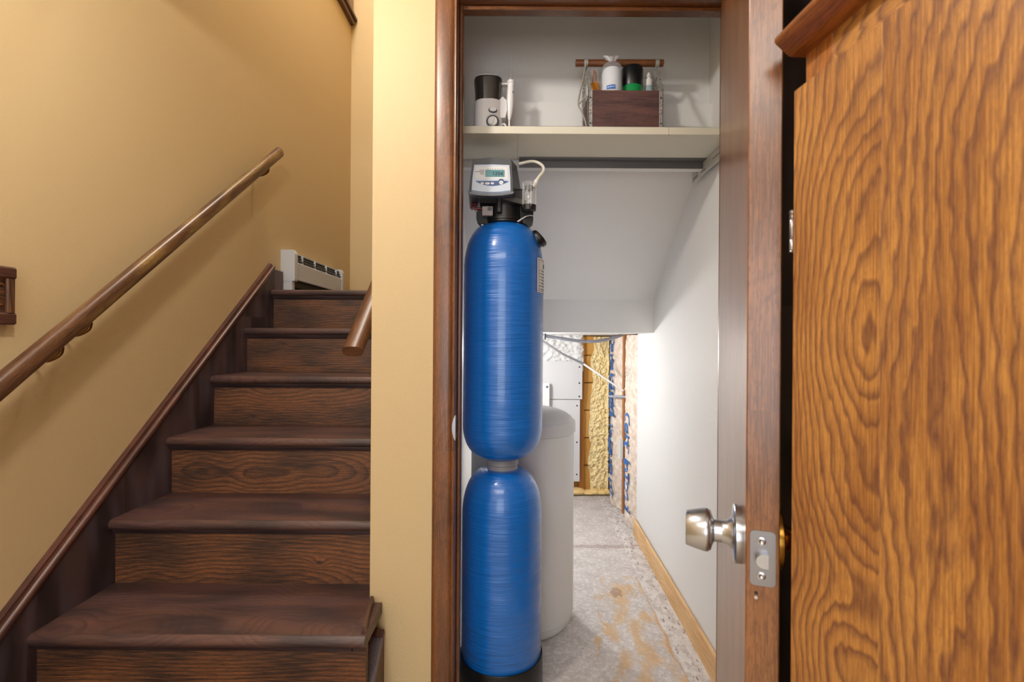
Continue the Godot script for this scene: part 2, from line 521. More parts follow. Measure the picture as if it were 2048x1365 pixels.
# ---------------------------------------------------------------- the setting
func shell() -> void:
	var top := E + 3.6
	var st := nst()
	box(st, p(-1.30, -0.1, -2.3), p(-1.18, top, 3.75))
	struct("wall_left", st, M.beige, "tan painted stairwell wall carrying the long handrail", "wall")
	st = nst()
	box(st, p(-1.18, E + 0.241, 3.63), p(-0.385, top, 3.75))
	struct("wall_back", st, M.beige, "narrow tan wall beyond the stair landing", "wall")
	st = nst()
	box(st, p(-0.385, 0.0, 1.37), p(-0.30, top, 3.63))
	box(st, p(-0.30, 0.0, 1.37), p(-0.171, top, 1.41))
	box(st, p(-0.171, E + 0.958, 1.37), p(0.618, top, 1.41))
	box(st, p(0.618, 0.0, 1.37), p(1.42, top, 1.41))
	struct("wall_front", st, M.beige, "tan wall strip between the stairs and the closet door casing", "wall")
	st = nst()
	box(st, p(0.668, 0.0, 1.35), p(1.30, E + 1.105, 1.37), 1)  # added dark sheet; its colour stands for the shaded gap behind the door
	struct("trim_4", st, M.skirt, "added dark panel standing in for shade behind the open door", "panel")
	st = nst()
	box(st, p(1.30, -0.1, -2.3), p(1.42, top, 1.37))
	struct("wall_right", st, M.beige, "tan hall wall behind the tall wooden cabinet", "wall")
	st = nst()
	box(st, p(-1.30, -0.1, -2.3), p(1.42, E + 1.105, -2.2))
	struct("wall_rear", st, M.beige, "tan hall wall behind the viewer", "wall")
	st = nst()
	box(st, p(-1.18, E + 1.105, -2.3), p(1.30, E + 1.25, 1.37))
	struct("ceiling", st, M.ceiling, "low white hall ceiling ending at the stairwell", "ceiling")
	st = nst()
	box(st, p(-1.30, top, 1.2), p(1.42, top + 0.1, 3.75))
	box(st, p(-1.18, E + 1.25, 1.25), p(-0.385, top, 1.37))
	struct("ceiling", st, M.ceiling, "high white ceiling over the stair landing", "ceiling")
	st = nst()
	box(st, p(-1.30, -0.1, -2.3), p(1.42, 0.0, 1.40))  # unseen floor, coloured pale to throw light onto the lower walls
	struct("floor", st, mat(c8(206, 196, 180), 0.9), "unseen hall floor before the closet, made pale to bounce light", "floor")
	# closet shell
	st = nst()
	box(st, p(-0.30, 0.0, 1.41), p(-0.20, E + 1.25, 3.75))
	struct("wall_closet_left", st, M.white, "white closet wall behind the blue tanks", "wall")
	st = nst()
	box(st, p(-0.20, 0.0, 1.41), p(-0.171, E + 1.25, 1.45))
	box(st, p(-0.171, E + 0.958, 1.41), p(0.618, E + 1.25, 1.45))
	box(st, p(0.618, 0.0, 1.41), p(0.75, E + 1.25, 1.45))
	struct("wall_closet_front", st, M.white, "white inner side of the wall round the closet opening", "wall")
	# right closet wall, slightly out of square
	st = nst()
	var a := p(0.664, 0, 1.45)
	var b := p(0.716, 0, 2.85)
	extrude(st, [Vector2(0, 0), Vector2(0.02, 0), Vector2(0.02, E + 1.25), Vector2(0, E + 1.25)], along(a, b).translated(Vector3.ZERO) * Transform3D(Basis(Vector3(-1, 0, 0), Vector3.UP, Vector3(0, 0, 1)), Vector3.ZERO), a.distance_to(b))
	struct("wall_closet_right", st, M.white, "smooth white closet wall above the bare pine board", "wall")
	st = nst()
	box(st, p(0.76, 0, 1.41), p(0.90, E + 1.25, 3.75))
	struct("wall_outer", st, mat(c8(150, 110, 70), 0.8), "bare outer wall behind the insulation", "wall")
	# board wall above the shelf, sloped stair underside, landing beam
	st = nst()
	box(st, p(-0.20, E + 0.598, 1.725), p(0.76, E + 1.25, 1.755))
	struct("wall_closet_upper", st, M.white, "grey-white wall above the closet shelf", "wall")
	st = nst()
	box(st, p(-0.20, E + 1.20, 1.41), p(0.76, E + 1.30, 1.76))
	struct("ceiling_closet", st, M.white, "white ceiling of the closet above the shelf", "ceiling")
	st = nst()
	var s0 := Vector2(1.70, E + 0.2087 + 0.669 * (2.484 - 1.70))
	var s1 := Vector2(2.50, E + 0.2087 + 0.669 * (2.484 - 2.50))
	extrude(st, [Vector2(-s0.x, s0.y), Vector2(-s1.x, s1.y), Vector2(-s1.x, s1.y + 0.08), Vector2(-s0.x, s0.y + 0.08)], Transform3D(Basis(Vector3.BACK, Vector3.UP, Vector3.RIGHT), Vector3(-0.2, 0, 0)), 0.96)
	struct("ceiling_slope", st, M.white, "sloping white underside of the upper stair flight in the closet", "ceiling")
	st = nst()
	box(st, p(-0.20, E + 0.045, 2.484), p(0.705, E + 0.235, 3.63), 0)
	struct("ceiling_beam", st, M.white, "white boxed beam where the sloping closet ceiling ends", "ceiling")
	concrete_floor()

func concrete_floor() -> void:
	var n := FastNoiseLite.new()
	n.seed = 8
	n.frequency = 1.0
	n.fractal_octaves = 4
	# texture covers x -0.25..0.8, depth 1.4..3.75
	var f := func(u: float, v: float) -> Color:
		var x := -0.25 + 1.05 * u
		var d := 1.4 + 2.35 * v
		var c := c8(198, 192, 190)
		var g := n.get_noise_2d(x * 9.0, d * 9.0)
		c = c.lerp(c8(168, 160, 158), clampf(0.5 + g * 1.1, 0, 1) * 0.55)
		var g2 := n.get_noise_2d(x * 40.0 + 7.0, d * 40.0)
		c = c.lerp(c8(225, 222, 220), clampf(g2 * 1.2, 0, 0.5))
		if n.get_noise_2d(x * 130.0, d * 130.0 + 50.0) > 0.42: c = c.lerp(c8(120, 112, 108), 0.5)
		# rusty glue stain beside the pine board, with its own outline
		var e := n.get_noise_2d(x * 14.0 + 30.0, d * 6.0) * 0.05
		var right := 0.575 + 0.02 * (d - 1.5) + e * 0.25
		var inside := x > 0.36 + e * 2.5 - (1.9 - d) * 0.1 and x < right and d < 2.34 and d > 1.4
		if inside:
			var k := clampf(0.12 + n.get_noise_2d(x * 11.0 + 90.0, d * 5.0) * 1.1 + 0.12, 0.0, 0.6)
			c = c.lerp(c8(198, 154, 100), k)
			if x > right - 0.008: c = c.lerp(c8(180, 130, 80), 0.35)
		var r := Vector2((x - 0.47) * 1.0, (d - 2.19) * 0.8)
		if r.length() < 0.035 + e * 0.6: c = c.lerp(c8(140, 98, 62), 0.45)
		# dark seam across the slab
		if absf(d - 2.68 - e * 0.25) < 0.022 and g2 > -0.25: c = c.lerp(c8(150, 130, 124), 0.6)
		# paint drips along the wall
		if x > right + 0.004 and n.get_noise_2d(x * 25.0 + 11.0, d * 13.0) > 0.0: c = c.lerp(c8(226, 224, 222), 0.5)
		if x > right + 0.01 and n.get_noise_2d(x * 45.0 + 31.0, d * 18.0) > 0.45: c = c.lerp(c8(90, 82, 78), 0.6)
		return c
	var m := mat(Color.WHITE, 0.75)
	m.albedo_texture = pixels(512, 1024, f)
	var st := nst()
	box(st, p(-0.25, -0.1, 1.40), p(0.80, -0.001, 3.75))
	var nn := Vector3.UP
	var q := [p(-0.25, 0, 1.40), p(0.80, 0, 1.40), p(0.80, 0, 3.75), p(-0.25, 0, 3.75)]
	var top := nst()
	tri(top, q[0], q[1], q[2], nn, nn, nn, Vector2(0, 0), Vector2(1, 0), Vector2(1, 1))
	tri(top, q[0], q[2], q[3], nn, nn, nn, Vector2(0, 0), Vector2(1, 1), Vector2(0, 1))
	var o := struct("floor_closet", top, m, "pale concrete closet floor with rusty stains", "floor")
	put("slab", st, mat(c8(170, 165, 162), 0.9), o)
	# bare pine board along the right wall
	st = nst()
	var a := p(0.650, 0, 1.45)
	var b := p(0.698, 0, 2.85)
	extrude(st, [Vector2(0, 0), Vector2(0.012, 0), Vector2(0.012, 0.092), Vector2(0.009, 0.095), Vector2(0.003, 0.095), Vector2(0, 0.092)], along(a, b) * Transform3D(Basis(Vector3(-1, 0, 0), Vector3.UP, Vector3(0, 0, 1)), Vector3.ZERO), a.distance_to(b))
	struct("baseboard_right", st, M.pine, "bare pine board along the foot of the white closet wall", "baseboard")

# ---------------------------------------------------------------- stairs
const Z1 := 1.198
const RUN := 0.241
const H1 := -0.717
const RISE := 0.1916

func nose(k: float) -> Vector2:   # depth, height of tread k's nosing (k from 1)
	return Vector2(Z1 + RUN * (k - 1.0), E + H1 + RISE * (k - 1.0))

func tread_profile(len_m: float) -> Array:
	var t := 0.030
	var pts := arc(0.015, -0.015, 0.015, 90, 270, 8)
	pts.append(Vector2(len_m, -t))
	pts.append(Vector2(len_m, 0))
	return pts

func staircase() -> void:
	var S := thing("staircase", "dark stained wooden stairs climbing to a landing", "stairs", p(-0.77, 0, 1.2))
	var base := S.position
	var rng := RandomNumberGenerator.new()
	rng.seed = 5
	var xl := -1.160
	for k in range(0, 7):
		var q := nose(k)
		var xr := -0.386
		var xq := -0.353 if k <= 1 else xr
		# local x = depth, local y = height, pushed along +x
		var st := nst()
		var depth := RUN + 0.045
		if k == 6: depth = 1.2
		extrude(st, tread_profile(depth), Transform3D(Basis(Vector3(0, 0, -1), Vector3.UP, Vector3.RIGHT), Vector3(xl, q.y, -q.x) - base), xr - xl, true, Vector2(rng.randf() * 0.3, rng.randf() * 0.1))
		if k <= 1:
			extrude(st, tread_profile(minf(depth, 1.365 - q.x)), Transform3D(Basis(Vector3(0, 0, -1), Vector3.UP, Vector3.RIGHT), Vector3(xr, q.y, -q.x) - base), 0.036, true, Vector2(rng.randf() * 0.3, rng.randf()))
		put("landing_board" if k == 6 else "tread", st, M.tread, S)
		st = nst()
		var bottom := q.y - RISE
		if k == 0: bottom = 0.0
		box(st, p(xl, bottom, q.x + 0.028) - base, p(xq, q.y - 0.029, q.x + 0.046) - base, 0, 0.0, Vector2(0.09 * k + 0.03, rng.randf() * 0.12))
		put("riser", st, M.riser, S)
		# small cove moulding under the nosing
		st = nst()
		extrude(st, [Vector2(0, 0), Vector2(0, -0.016), Vector2(-0.004, -0.016), Vector2(-0.009, -0.010), Vector2(-0.013, -0.003), Vector2(-0.013, 0)], Transform3D(Basis(Vector3(0, 0, -1), Vector3.UP, Vector3.RIGHT), Vector3(xl, q.y - 0.0295, -(q.x + 0.0285)) - base), xr - xl)
		put("cove_moulding", st, M.skirt, S)
	# landing slab
	var st2 := nst()
	box(st2, p(-1.18, E + 0.046, 2.47) - base, p(-0.386, E + 0.211, 3.63) - base, 0)
	put("landing_frame", st2, M.skirt, S)
	# wall skirt with its cap
	var lo := nose(-0.6); var hi := nose(6.15)
	var up := 0.072
	st2 = nst()
	extrude(st2, [Vector2(lo.x, lo.y + up), Vector2(hi.x, hi.y + up), Vector2(hi.x, hi.y - 0.4), Vector2(lo.x + 0.3, 0.0), Vector2(lo.x, 0.0)], Transform3D(Basis(Vector3(0, 0, -1), Vector3.UP, Vector3.RIGHT), Vector3(-1.18, 0, 0) - base), 0.0205)
	put("wall_skirt", st2, M.skirt, S)
	st2 = nst()
	var prof := [Vector2(0, 0), Vector2(0.021, 0), Vector2(0.021, 0.004), Vector2(0.026, 0.008), Vector2(0.028, 0.013), Vector2(0.026, 0.018), Vector2(0.018, 0.020), Vector2(0.015, 0.026), Vector2(0.015, 0.032), Vector2(0, 0.034)]
	var ca := p(-1.18, lo.y + up, lo.x); var cb := p(-1.18, hi.y + up, hi.x)
	var dir := (cb - ca).normalized()
	extrude(st2, prof, Transform3D(Basis(Vector3.RIGHT, dir.cross(Vector3.LEFT).normalized() * (1.0 if dir.cross(Vector3.LEFT).y > 0.0 else -1.0), dir), ca - base), ca.distance_to(cb), true)
	put("skirt_cap", st2, M.cap, S)
	# short open stringer in front of the wall end, with its torn top moulding
	st2 = nst()
	var q1 := Vector2(1.366, E - 0.80); var q0 := Vector2(0.98, E - 1.095)
	extrude(st2, [q1, q0, Vector2(q0.x, 0), Vector2(q1.x, 0)], Transform3D(Basis(Vector3(0, 0, -1), Vector3.UP, Vector3.RIGHT), Vector3(-0.374, 0, 0) - base), 0.030)
	put("stringer_end", st2, M.riser, S)
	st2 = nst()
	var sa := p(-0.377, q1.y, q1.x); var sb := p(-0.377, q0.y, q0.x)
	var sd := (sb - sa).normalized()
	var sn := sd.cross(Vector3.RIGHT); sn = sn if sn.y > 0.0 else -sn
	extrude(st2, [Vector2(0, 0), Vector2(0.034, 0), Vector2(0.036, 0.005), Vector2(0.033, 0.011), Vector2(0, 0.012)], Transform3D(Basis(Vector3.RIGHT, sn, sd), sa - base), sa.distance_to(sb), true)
	put("stringer_cap", st2, wood(64, 256, 0.1, 0.4, {"seed": 77, "light": c8(120, 112, 116), "dark": c8(78, 66, 68), "freq": 90.0, "kl": 0.35, "rough": 0.35}), S)  # pale grey paints in the sheen of light on the top edge
	st2 = nst()
	extrude(st2, [Vector2(-0.020, 0), Vector2(0.024, 0), Vector2(0.026, 0.012), Vector2(0.018, 0.016), Vector2(0.010, 0.026), Vector2(-0.020, 0.022)], along(p(-0.368, E - 0.795, 1.368), p(-0.368, E - 0.812, 1.352)), 0.02)
	var scrap := put("moulding_stub", st2, M.cap, S)
	scrap.position = -base
	st2 = nst()
	extrude(st2, [Vector2(-0.007, 0), Vector2(0.007, 0), Vector2(0.004, 0.016), Vector2(-0.004, 0.018)], along(p(-0.378, E + H1, 1.366), p(-0.357, E + H1, 1.222)), 0.148)
	var strip := put("tread_strip", st2, M.cap, S)
	strip.position = -base
	# landing baseboard on the left wall
	st2 = nst()
	box(st2, p(-1.18, E + 0.241, hi.x - 0.005), p(-1.163, E + 0.345, 2.535), 2, 0.004)
	struct("baseboard_left", st2, M.cap, "short dark baseboard between the stair skirt and the grey heater", "baseboard")

func rail_profile() -> Array:
	var pts := []
	for i in 28:
		var a := TAU * i / 28.0
		var x := cos(a); var y := sin(a)
		pts.append(Vector2(signf(x) * pow(absf(x), 0.75) * 0.019, signf(y) * pow(absf(y), 0.8) * 0.0225))
	return pts

func stair_things() -> void:
	# long handrail on the left wall
	var a := p(-1.108, E - 0.277, 0.86)
	var b := p(-1.108, E + 0.888, 2.37)
	var R := thing("handrail", "long wooden handrail with a worn finish on the tan stairwell wall", "handrail", a)
	var st := nst()
	extrude(st, rail_profile(), Transform3D(along(a, b).basis, Vector3.ZERO), a.distance_to(b), true)
	put("rail", st, M.rail, R)
	for t in [0.245, 0.30, 0.93]:
		var c: Vector3 = a.lerp(b, t) - a
		st = nst()
		tube(st, curve([c + Vector3(0.0, -0.03, 0), c + Vector3(-0.005, -0.048, 0), c + Vector3(-0.03, -0.062, 0), c + Vector3(-0.07, -0.066, 0)], 5), 0.006, 8)
		lathe(st, [Vector2(0.0, 0.0), Vector2(0.017, 0.0), Vector2(0.015, 0.005), Vector2(0.0, 0.005)], Transform3D(Basis(Vector3.UP, Vector3.RIGHT, Vector3.BACK), c + Vector3(-0.0715, -0.066, 0)), 16)
		put("bracket", st, mat(c8(120, 84, 50), 0.3, 1.0), R)
	# short handrail on the other side of the stairs
	a = p(-0.466, E - 0.034, 1.462)
	b = p(-0.466, E + 0.735, 2.435)
	R = thing("handrail", "brown wooden handrail end showing past the tan wall corner", "handrail", a)
	st = nst()
	extrude(st, rail_profile(), Transform3D(along(a, b).basis, Vector3.ZERO) * Transform3D(Basis(Vector3.BACK, PI / 2).scaled_local(Vector3(1.0, 1.35, 1.0)), Vector3.ZERO), a.distance_to(b), true)
	put("rail", st, M.rail_dark, R)
	for t in [0.2, 0.85]:
		var c: Vector3 = a.lerp(b, t) - a
		st = nst()
		tube(st, curve([c + Vector3(0.0, -0.018, 0), c + Vector3(0.01, -0.05, 0), c + Vector3(0.04, -0.06, 0), c + Vector3(0.074, -0.06, 0)], 5), 0.006, 8)
		put("bracket", st, mat(c8(120, 84, 50), 0.3, 1.0), R)
	heater()
	# small framed wooden box on the left wall
	var F := thing("wooden_plaque", "small dark wooden framed panel on the tan wall above the handrail", "plaque", p(-1.18, E + 0.03, 1.07))
	st = nst()
	box(st, Vector3(0, 0, -0.10), Vector3(0.010, 0.134, 0.16), 2, 0.003)
	put("back_board", st, M.riser, F)
	for yy in [[0.0, 0.028], [0.106, 0.134]]:
		st = nst()
		box(st, Vector3(0.010, yy[0], -0.10), Vector3(0.020, yy[1], 0.16), 2, 0.004)
		put("frame_rail", st, M.cap, F)
	st = nst()
	box(st, Vector3(0.010, 0.0275, -0.10), Vector3(0.0195, 0.1065, -0.080), 1, 0.003)
	put("frame_stile", st, M.riser, F)
	st = nst()
	tube(st, curve([Vector3(0.0105, 0.045, 0.15), Vector3(0.0105, 0.045, -0.06), Vector3(0.0105, 0.05, -0.066), Vector3(0.0105, 0.088, -0.066), Vector3(0.0105, 0.093, -0.06), Vector3(0.0105, 0.093, 0.15)], 4), 0.003, 6)
	put("bead", st, M.casing, F)
	# dark window casing high up at the back corner
	var W := thing("window_casing", "dark wooden casing high on the stairwell wall by the corner", "trim", p(-1.18, E + 2.27, 3.0))
	st = nst()
	box(st, Vector3(0, 0, -0.61), Vector3(0.03, 0.035, 0.5), 2, 0.004)
	put("apron", st, M.cap, W)
	st = nst()
	box(st, Vector3(0, 0.035, -0.62), Vector3(0.045, 0.06, 0.5), 2, 0.005)
	put("sill", st, M.cap, W)
	st = nst()
	box(st, Vector3(0, 0.06, -0.60), Vector3(0.022, 0.9, -0.50), 1, 0.004)
	put("side_casing", st, M.casing, W)

func heater() -> void:
	var H := thing("baseboard_heater", "grey metal baseboard heater with a slotted top on the landing", "heater", p(-1.18, E + 0.241, 2.545))
	var L := 0.735
	var yt := 0.215
	# back plate and hood
	var st := nst()
	box(st, Vector3(0, 0.0, -L), Vector3(0.006, yt, -0.03), 2)
	box(st, Vector3(0.006, yt - 0.008, -L), Vector3(0.040, yt, -0.03), 2)
	put("back_plate", st, M.heater, H)
	st = nst()
	box(st, Vector3(0.058, 0.065, -L + 0.02), Vector3(0.068, 0.158, -0.034), 2, 0.004)
	put("front_cover", st, M.heater, H)
	for i in 3:
		st = nst()
		box(st, Vector3(0.040 + 0.007 * i, yt - 0.016 - 0.015 * i, -L + 0.02), Vector3(0.054 + 0.005 * i, yt - 0.012 - 0.015 * i, -0.034), 2)
		put("slat", st, mat(c8(96, 99, 104), 0.4), H)
	for i in 4:
		st = nst()
		box(st, Vector3(0.052, 0.157, -0.12 - i * 0.17), Vector3(0.064, yt - 0.010, -0.122 - i * 0.17), 1)
		put("slat_clip", st, M.heater, H)
	# fin tube inside
	st = nst()
	box(st, Vector3(0.010, 0.03, -L + 0.03), Vector3(0.050, 0.10, -0.04), 2)
	put("heating_core", st, M.black_matt, H)
	# end caps
	for e in [0, 1]:
		var z0 := 0.0 if e == 0 else -L - 0.012
		st = nst()
		extrude(st, [Vector2(0, 0.058), Vector2(0.070, 0.058), Vector2(0.072, 0.066), Vector2(0.072, yt - 0.018), Vector2(0.062, yt + 0.002), Vector2(0, yt + 0.002)], Transform3D(Basis.IDENTITY, Vector3(0, 0, z0 - 0.036 if e == 0 else z0)), 0.036)
		box(st, Vector3(0.006, 0.0, z0 - 0.034 if e == 0 else z0), Vector3(0.058, 0.058, z0 - 0.002 if e == 0 else z0 + 0.03), 1, 0.002)
		put("end_cap", st, M.heater, H)

# ---------------------------------------------------------------- closet opening and door
func closet_opening() -> void:
	var T := thing("trim_1", "glossy brown wooden casing round the closet opening", "door frame", p(-0.18, 0, 1.36), "", "structure")
	var base := T.position
	var hd := E + 0.941
	# casing profile: local x across, local y towards the hall
	var prof := [Vector2(0, 0), Vector2(0, 0.012), Vector2(0.003, 0.016), Vector2(0.010, 0.018), Vector2(0.040, 0.018), Vector2(0.048, 0.017), Vector2(0.052, 0.0135), Vector2(0.0535, 0.0155), Vector2(0.058, 0.016), Vector2(0.061, 0.012), Vector2(0.062, 0)]
	var st := nst()
	extrude(st, prof, Transform3D(Basis(Vector3.RIGHT, Vector3.BACK, Vector3.UP), p(-0.2145, 0, 1.37) - base), hd + 0.06, true)
	put("casing", st, M.casing, T)
	st = nst()
	extrude(st, prof, Transform3D(Basis(Vector3.LEFT, Vector3.BACK, Vector3.UP), p(0.664, 0, 1.37) - base), hd + 0.06, true)
	put("casing", st, M.casing, T)
	st = nst()
	extrude(st, prof, Transform3D(Basis(Vector3.DOWN, Vector3.BACK, Vector3.RIGHT), p(-0.2145, hd + 0.066, 1.37) - base), 0.878, true)
	put("casing", st, M.casing, T)
	# jambs and stops
	st = nst()
	box(st, p(-0.171, 0, 1.362) - base, p(-0.153, hd + 0.017, 1.45) - base, 1, 0.002)
	put("jamb", st, M.casing, T)
	st = nst()
	box(st, p(0.600, 0, 1.362) - base, p(0.618, hd + 0.017, 1.45) - base, 1, 0.002)
	put("jamb", st, M.casing, T)
	st = nst()
	box(st, p(-0.153, hd, 1.362) - base, p(0.600, hd + 0.017, 1.45) - base, 0, 0.002)
	put("head_jamb", st, M.casing, T)
	st = nst()
	box(st, p(-0.153, 0, 1.400) - base, p(-0.142, hd, 1.432) - base, 1, 0.003)
	put("stop", st, M.casing, T)
	st = nst()
	box(st, p(0.589, 0, 1.400) - base, p(0.600, hd, 1.432) - base, 1, 0.003)
	put("stop", st, M.casing, T)
	st = nst()
	box(st, p(-0.142, hd - 0.011, 1.400) - base, p(0.589, hd, 1.432) - base, 0, 0.003)
	put("stop", st, M.casing, T)
	# strike plate with its lip
	st = nst()
	box(st, p(-0.1535, E - 0.268, 1.360) - base, p(-0.1515, E - 0.205, 1.392) - base, 1)
	var lip := []
	for i in 9:
		var t := -1.0 + 2.0 * i / 8.0
		lip.append(Vector2(-0.008 * (1.0 - t * t), t * 0.034))
	lip.append(Vector2(0.0015, 0.034)); lip.append(Vector2(0.0015, -0.034))
	extrude(st, lip, Transform3D(Basis(Vector3.RIGHT, Vector3.UP, Vector3.BACK), p(-0.153, E - 0.236, 1.3535) - base), 0.003)
	var sp := put("strike_plate", st, M.steel, T, "steel strike plate")
	st = nst()
	box(st, p(-0.1516, E - 0.252, 1.367) - base, p(-0.1510, E - 0.222, 1.384) - base, 1)
	put("latch_hole", st, M.black, sp)

func closet_door() -> void:
	var D := thing("door_1", "brown wooden closet door standing open, seen along its latch edge", "door", p(0.600, 0.012, 1.345), "", "structure")
	D.rotation_degrees.y = 180.0 + 70.1
	var L := 0.75
	var T := 0.040
	var st := nst()
	box(st, Vector3(0, 0, 0), Vector3(L, E + 0.925, T), 1, 0.0015)
	put("panel", st, M.door, D)
	var ky := E - 0.273 - 0.012
	var kx := L - 0.064
	# knob inside: along +z
	var knob := [Vector2(0.0, 0.0), Vector2(0.040, 0.0), Vector2(0.0405, 0.009), Vector2(0.0385, 0.0105), Vector2(0.023, 0.012), Vector2(0.0165, 0.019), Vector2(0.0155, 0.026), Vector2(0.0155, 0.036), Vector2(0.019, 0.038), Vector2(0.027, 0.0405), Vector2(0.0300, 0.045), Vector2(0.0303, 0.049), Vector2(0.028, 0.060), Vector2(0.0245, 0.0735), Vector2(0.0235, 0.0745), Vector2(0.0, 0.0745)]
	for side in [1.0, -1.0]:
		st = nst()
		var bs := Basis(Vector3.RIGHT, Vector3(0, 0, side), Vector3.DOWN * side)
		lathe(st, knob.slice(0, 7), Transform3D(bs, Vector3(kx, ky, T if side > 0.0 else 0.0)), 40)
		var ro := put("rosette", st, M.satin if side > 0.0 else M.brass, D)
		st = nst()
		lathe(st, knob.slice(6), Transform3D(bs, Vector3(kx, ky, T if side > 0.0 else 0.0)), 40)
		put("knob", st, M.satin if side > 0.0 else M.brass, ro, "round satin metal knob" if side > 0.0 else "round brass knob")
	# latch plate on the edge x = L
	st = nst()
	var pl := []
	for cc in [[0.0095, 0.030, 0], [-0.0095, 0.030, 90], [-0.0095, -0.030, 180], [0.0095, -0.030, 270]]:
		pl += arc(cc[0], cc[1], 0.0055, cc[2], cc[2] + 90, 5)
	extrude(st, pl, Transform3D(Basis(Vector3(0, 0, -1), Vector3.UP, Vector3.RIGHT), Vector3(L - 0.0005, ky - 0.006, T / 2)), 0.0022)
	var lp := put("latch_plate", st, M.steel, D, "steel latch plate")
	for s in [-1.0, 1.0]:
		st = nst()
		lathe(st, [Vector2(0.0, 0.0005), Vector2(0.0012, 0.0006), Vector2(0.0030, 0.0016), Vector2(0.0052, 0.0010), Vector2(0.0054, 0.0)], Transform3D(Basis(Vector3.UP, Vector3.RIGHT, Vector3.FORWARD), Vector3(L + 0.0017, ky - 0.006 + s * 0.0225, T / 2 + 0.0015)), 18)
		put("screw", st, M.satin, lp)
	st = nst()
	var bolt := arc(0, 0, 0.0088, 90, 270, 12)
	bolt.append(Vector2(0.0055, -0.0088)); bolt.append(Vector2(0.0055, 0.0088))
	extrude(st, bolt, Transform3D(Basis(Vector3(0, 0, -1), Vector3.UP, Vector3.RIGHT), Vector3(L + 0.001, ky - 0.006, T / 2)), 0.011)
	put("latch_bolt", st, M.satin, lp)
	# small hole below
	for k in 2:
		st = nst()
		lathe(st, [Vector2(0.0, 0.0006), Vector2(0.0022, 0.0006), Vector2(0.0022, 0.0)], Transform3D(Basis(Vector3.UP, Vector3.RIGHT, Vector3.FORWARD), Vector3(L, ky - 0.052 - k * 0.006, T / 2 + 0.0075)), 10)
		put("screw_hole", st, M.black if k == 0 else mat(c8(190, 180, 170), 0.5), D)
	for hy in [0.25, 1.75]:
		st = nst()
		lathe(st, [Vector2(0, 0), Vector2(0.006, 0), Vector2(0.006, 0.09), Vector2(0, 0.09)], Transform3D(Basis.IDENTITY, Vector3(0.0, hy, -0.006)), 12)
		put("hinge", st, M.brass, D)

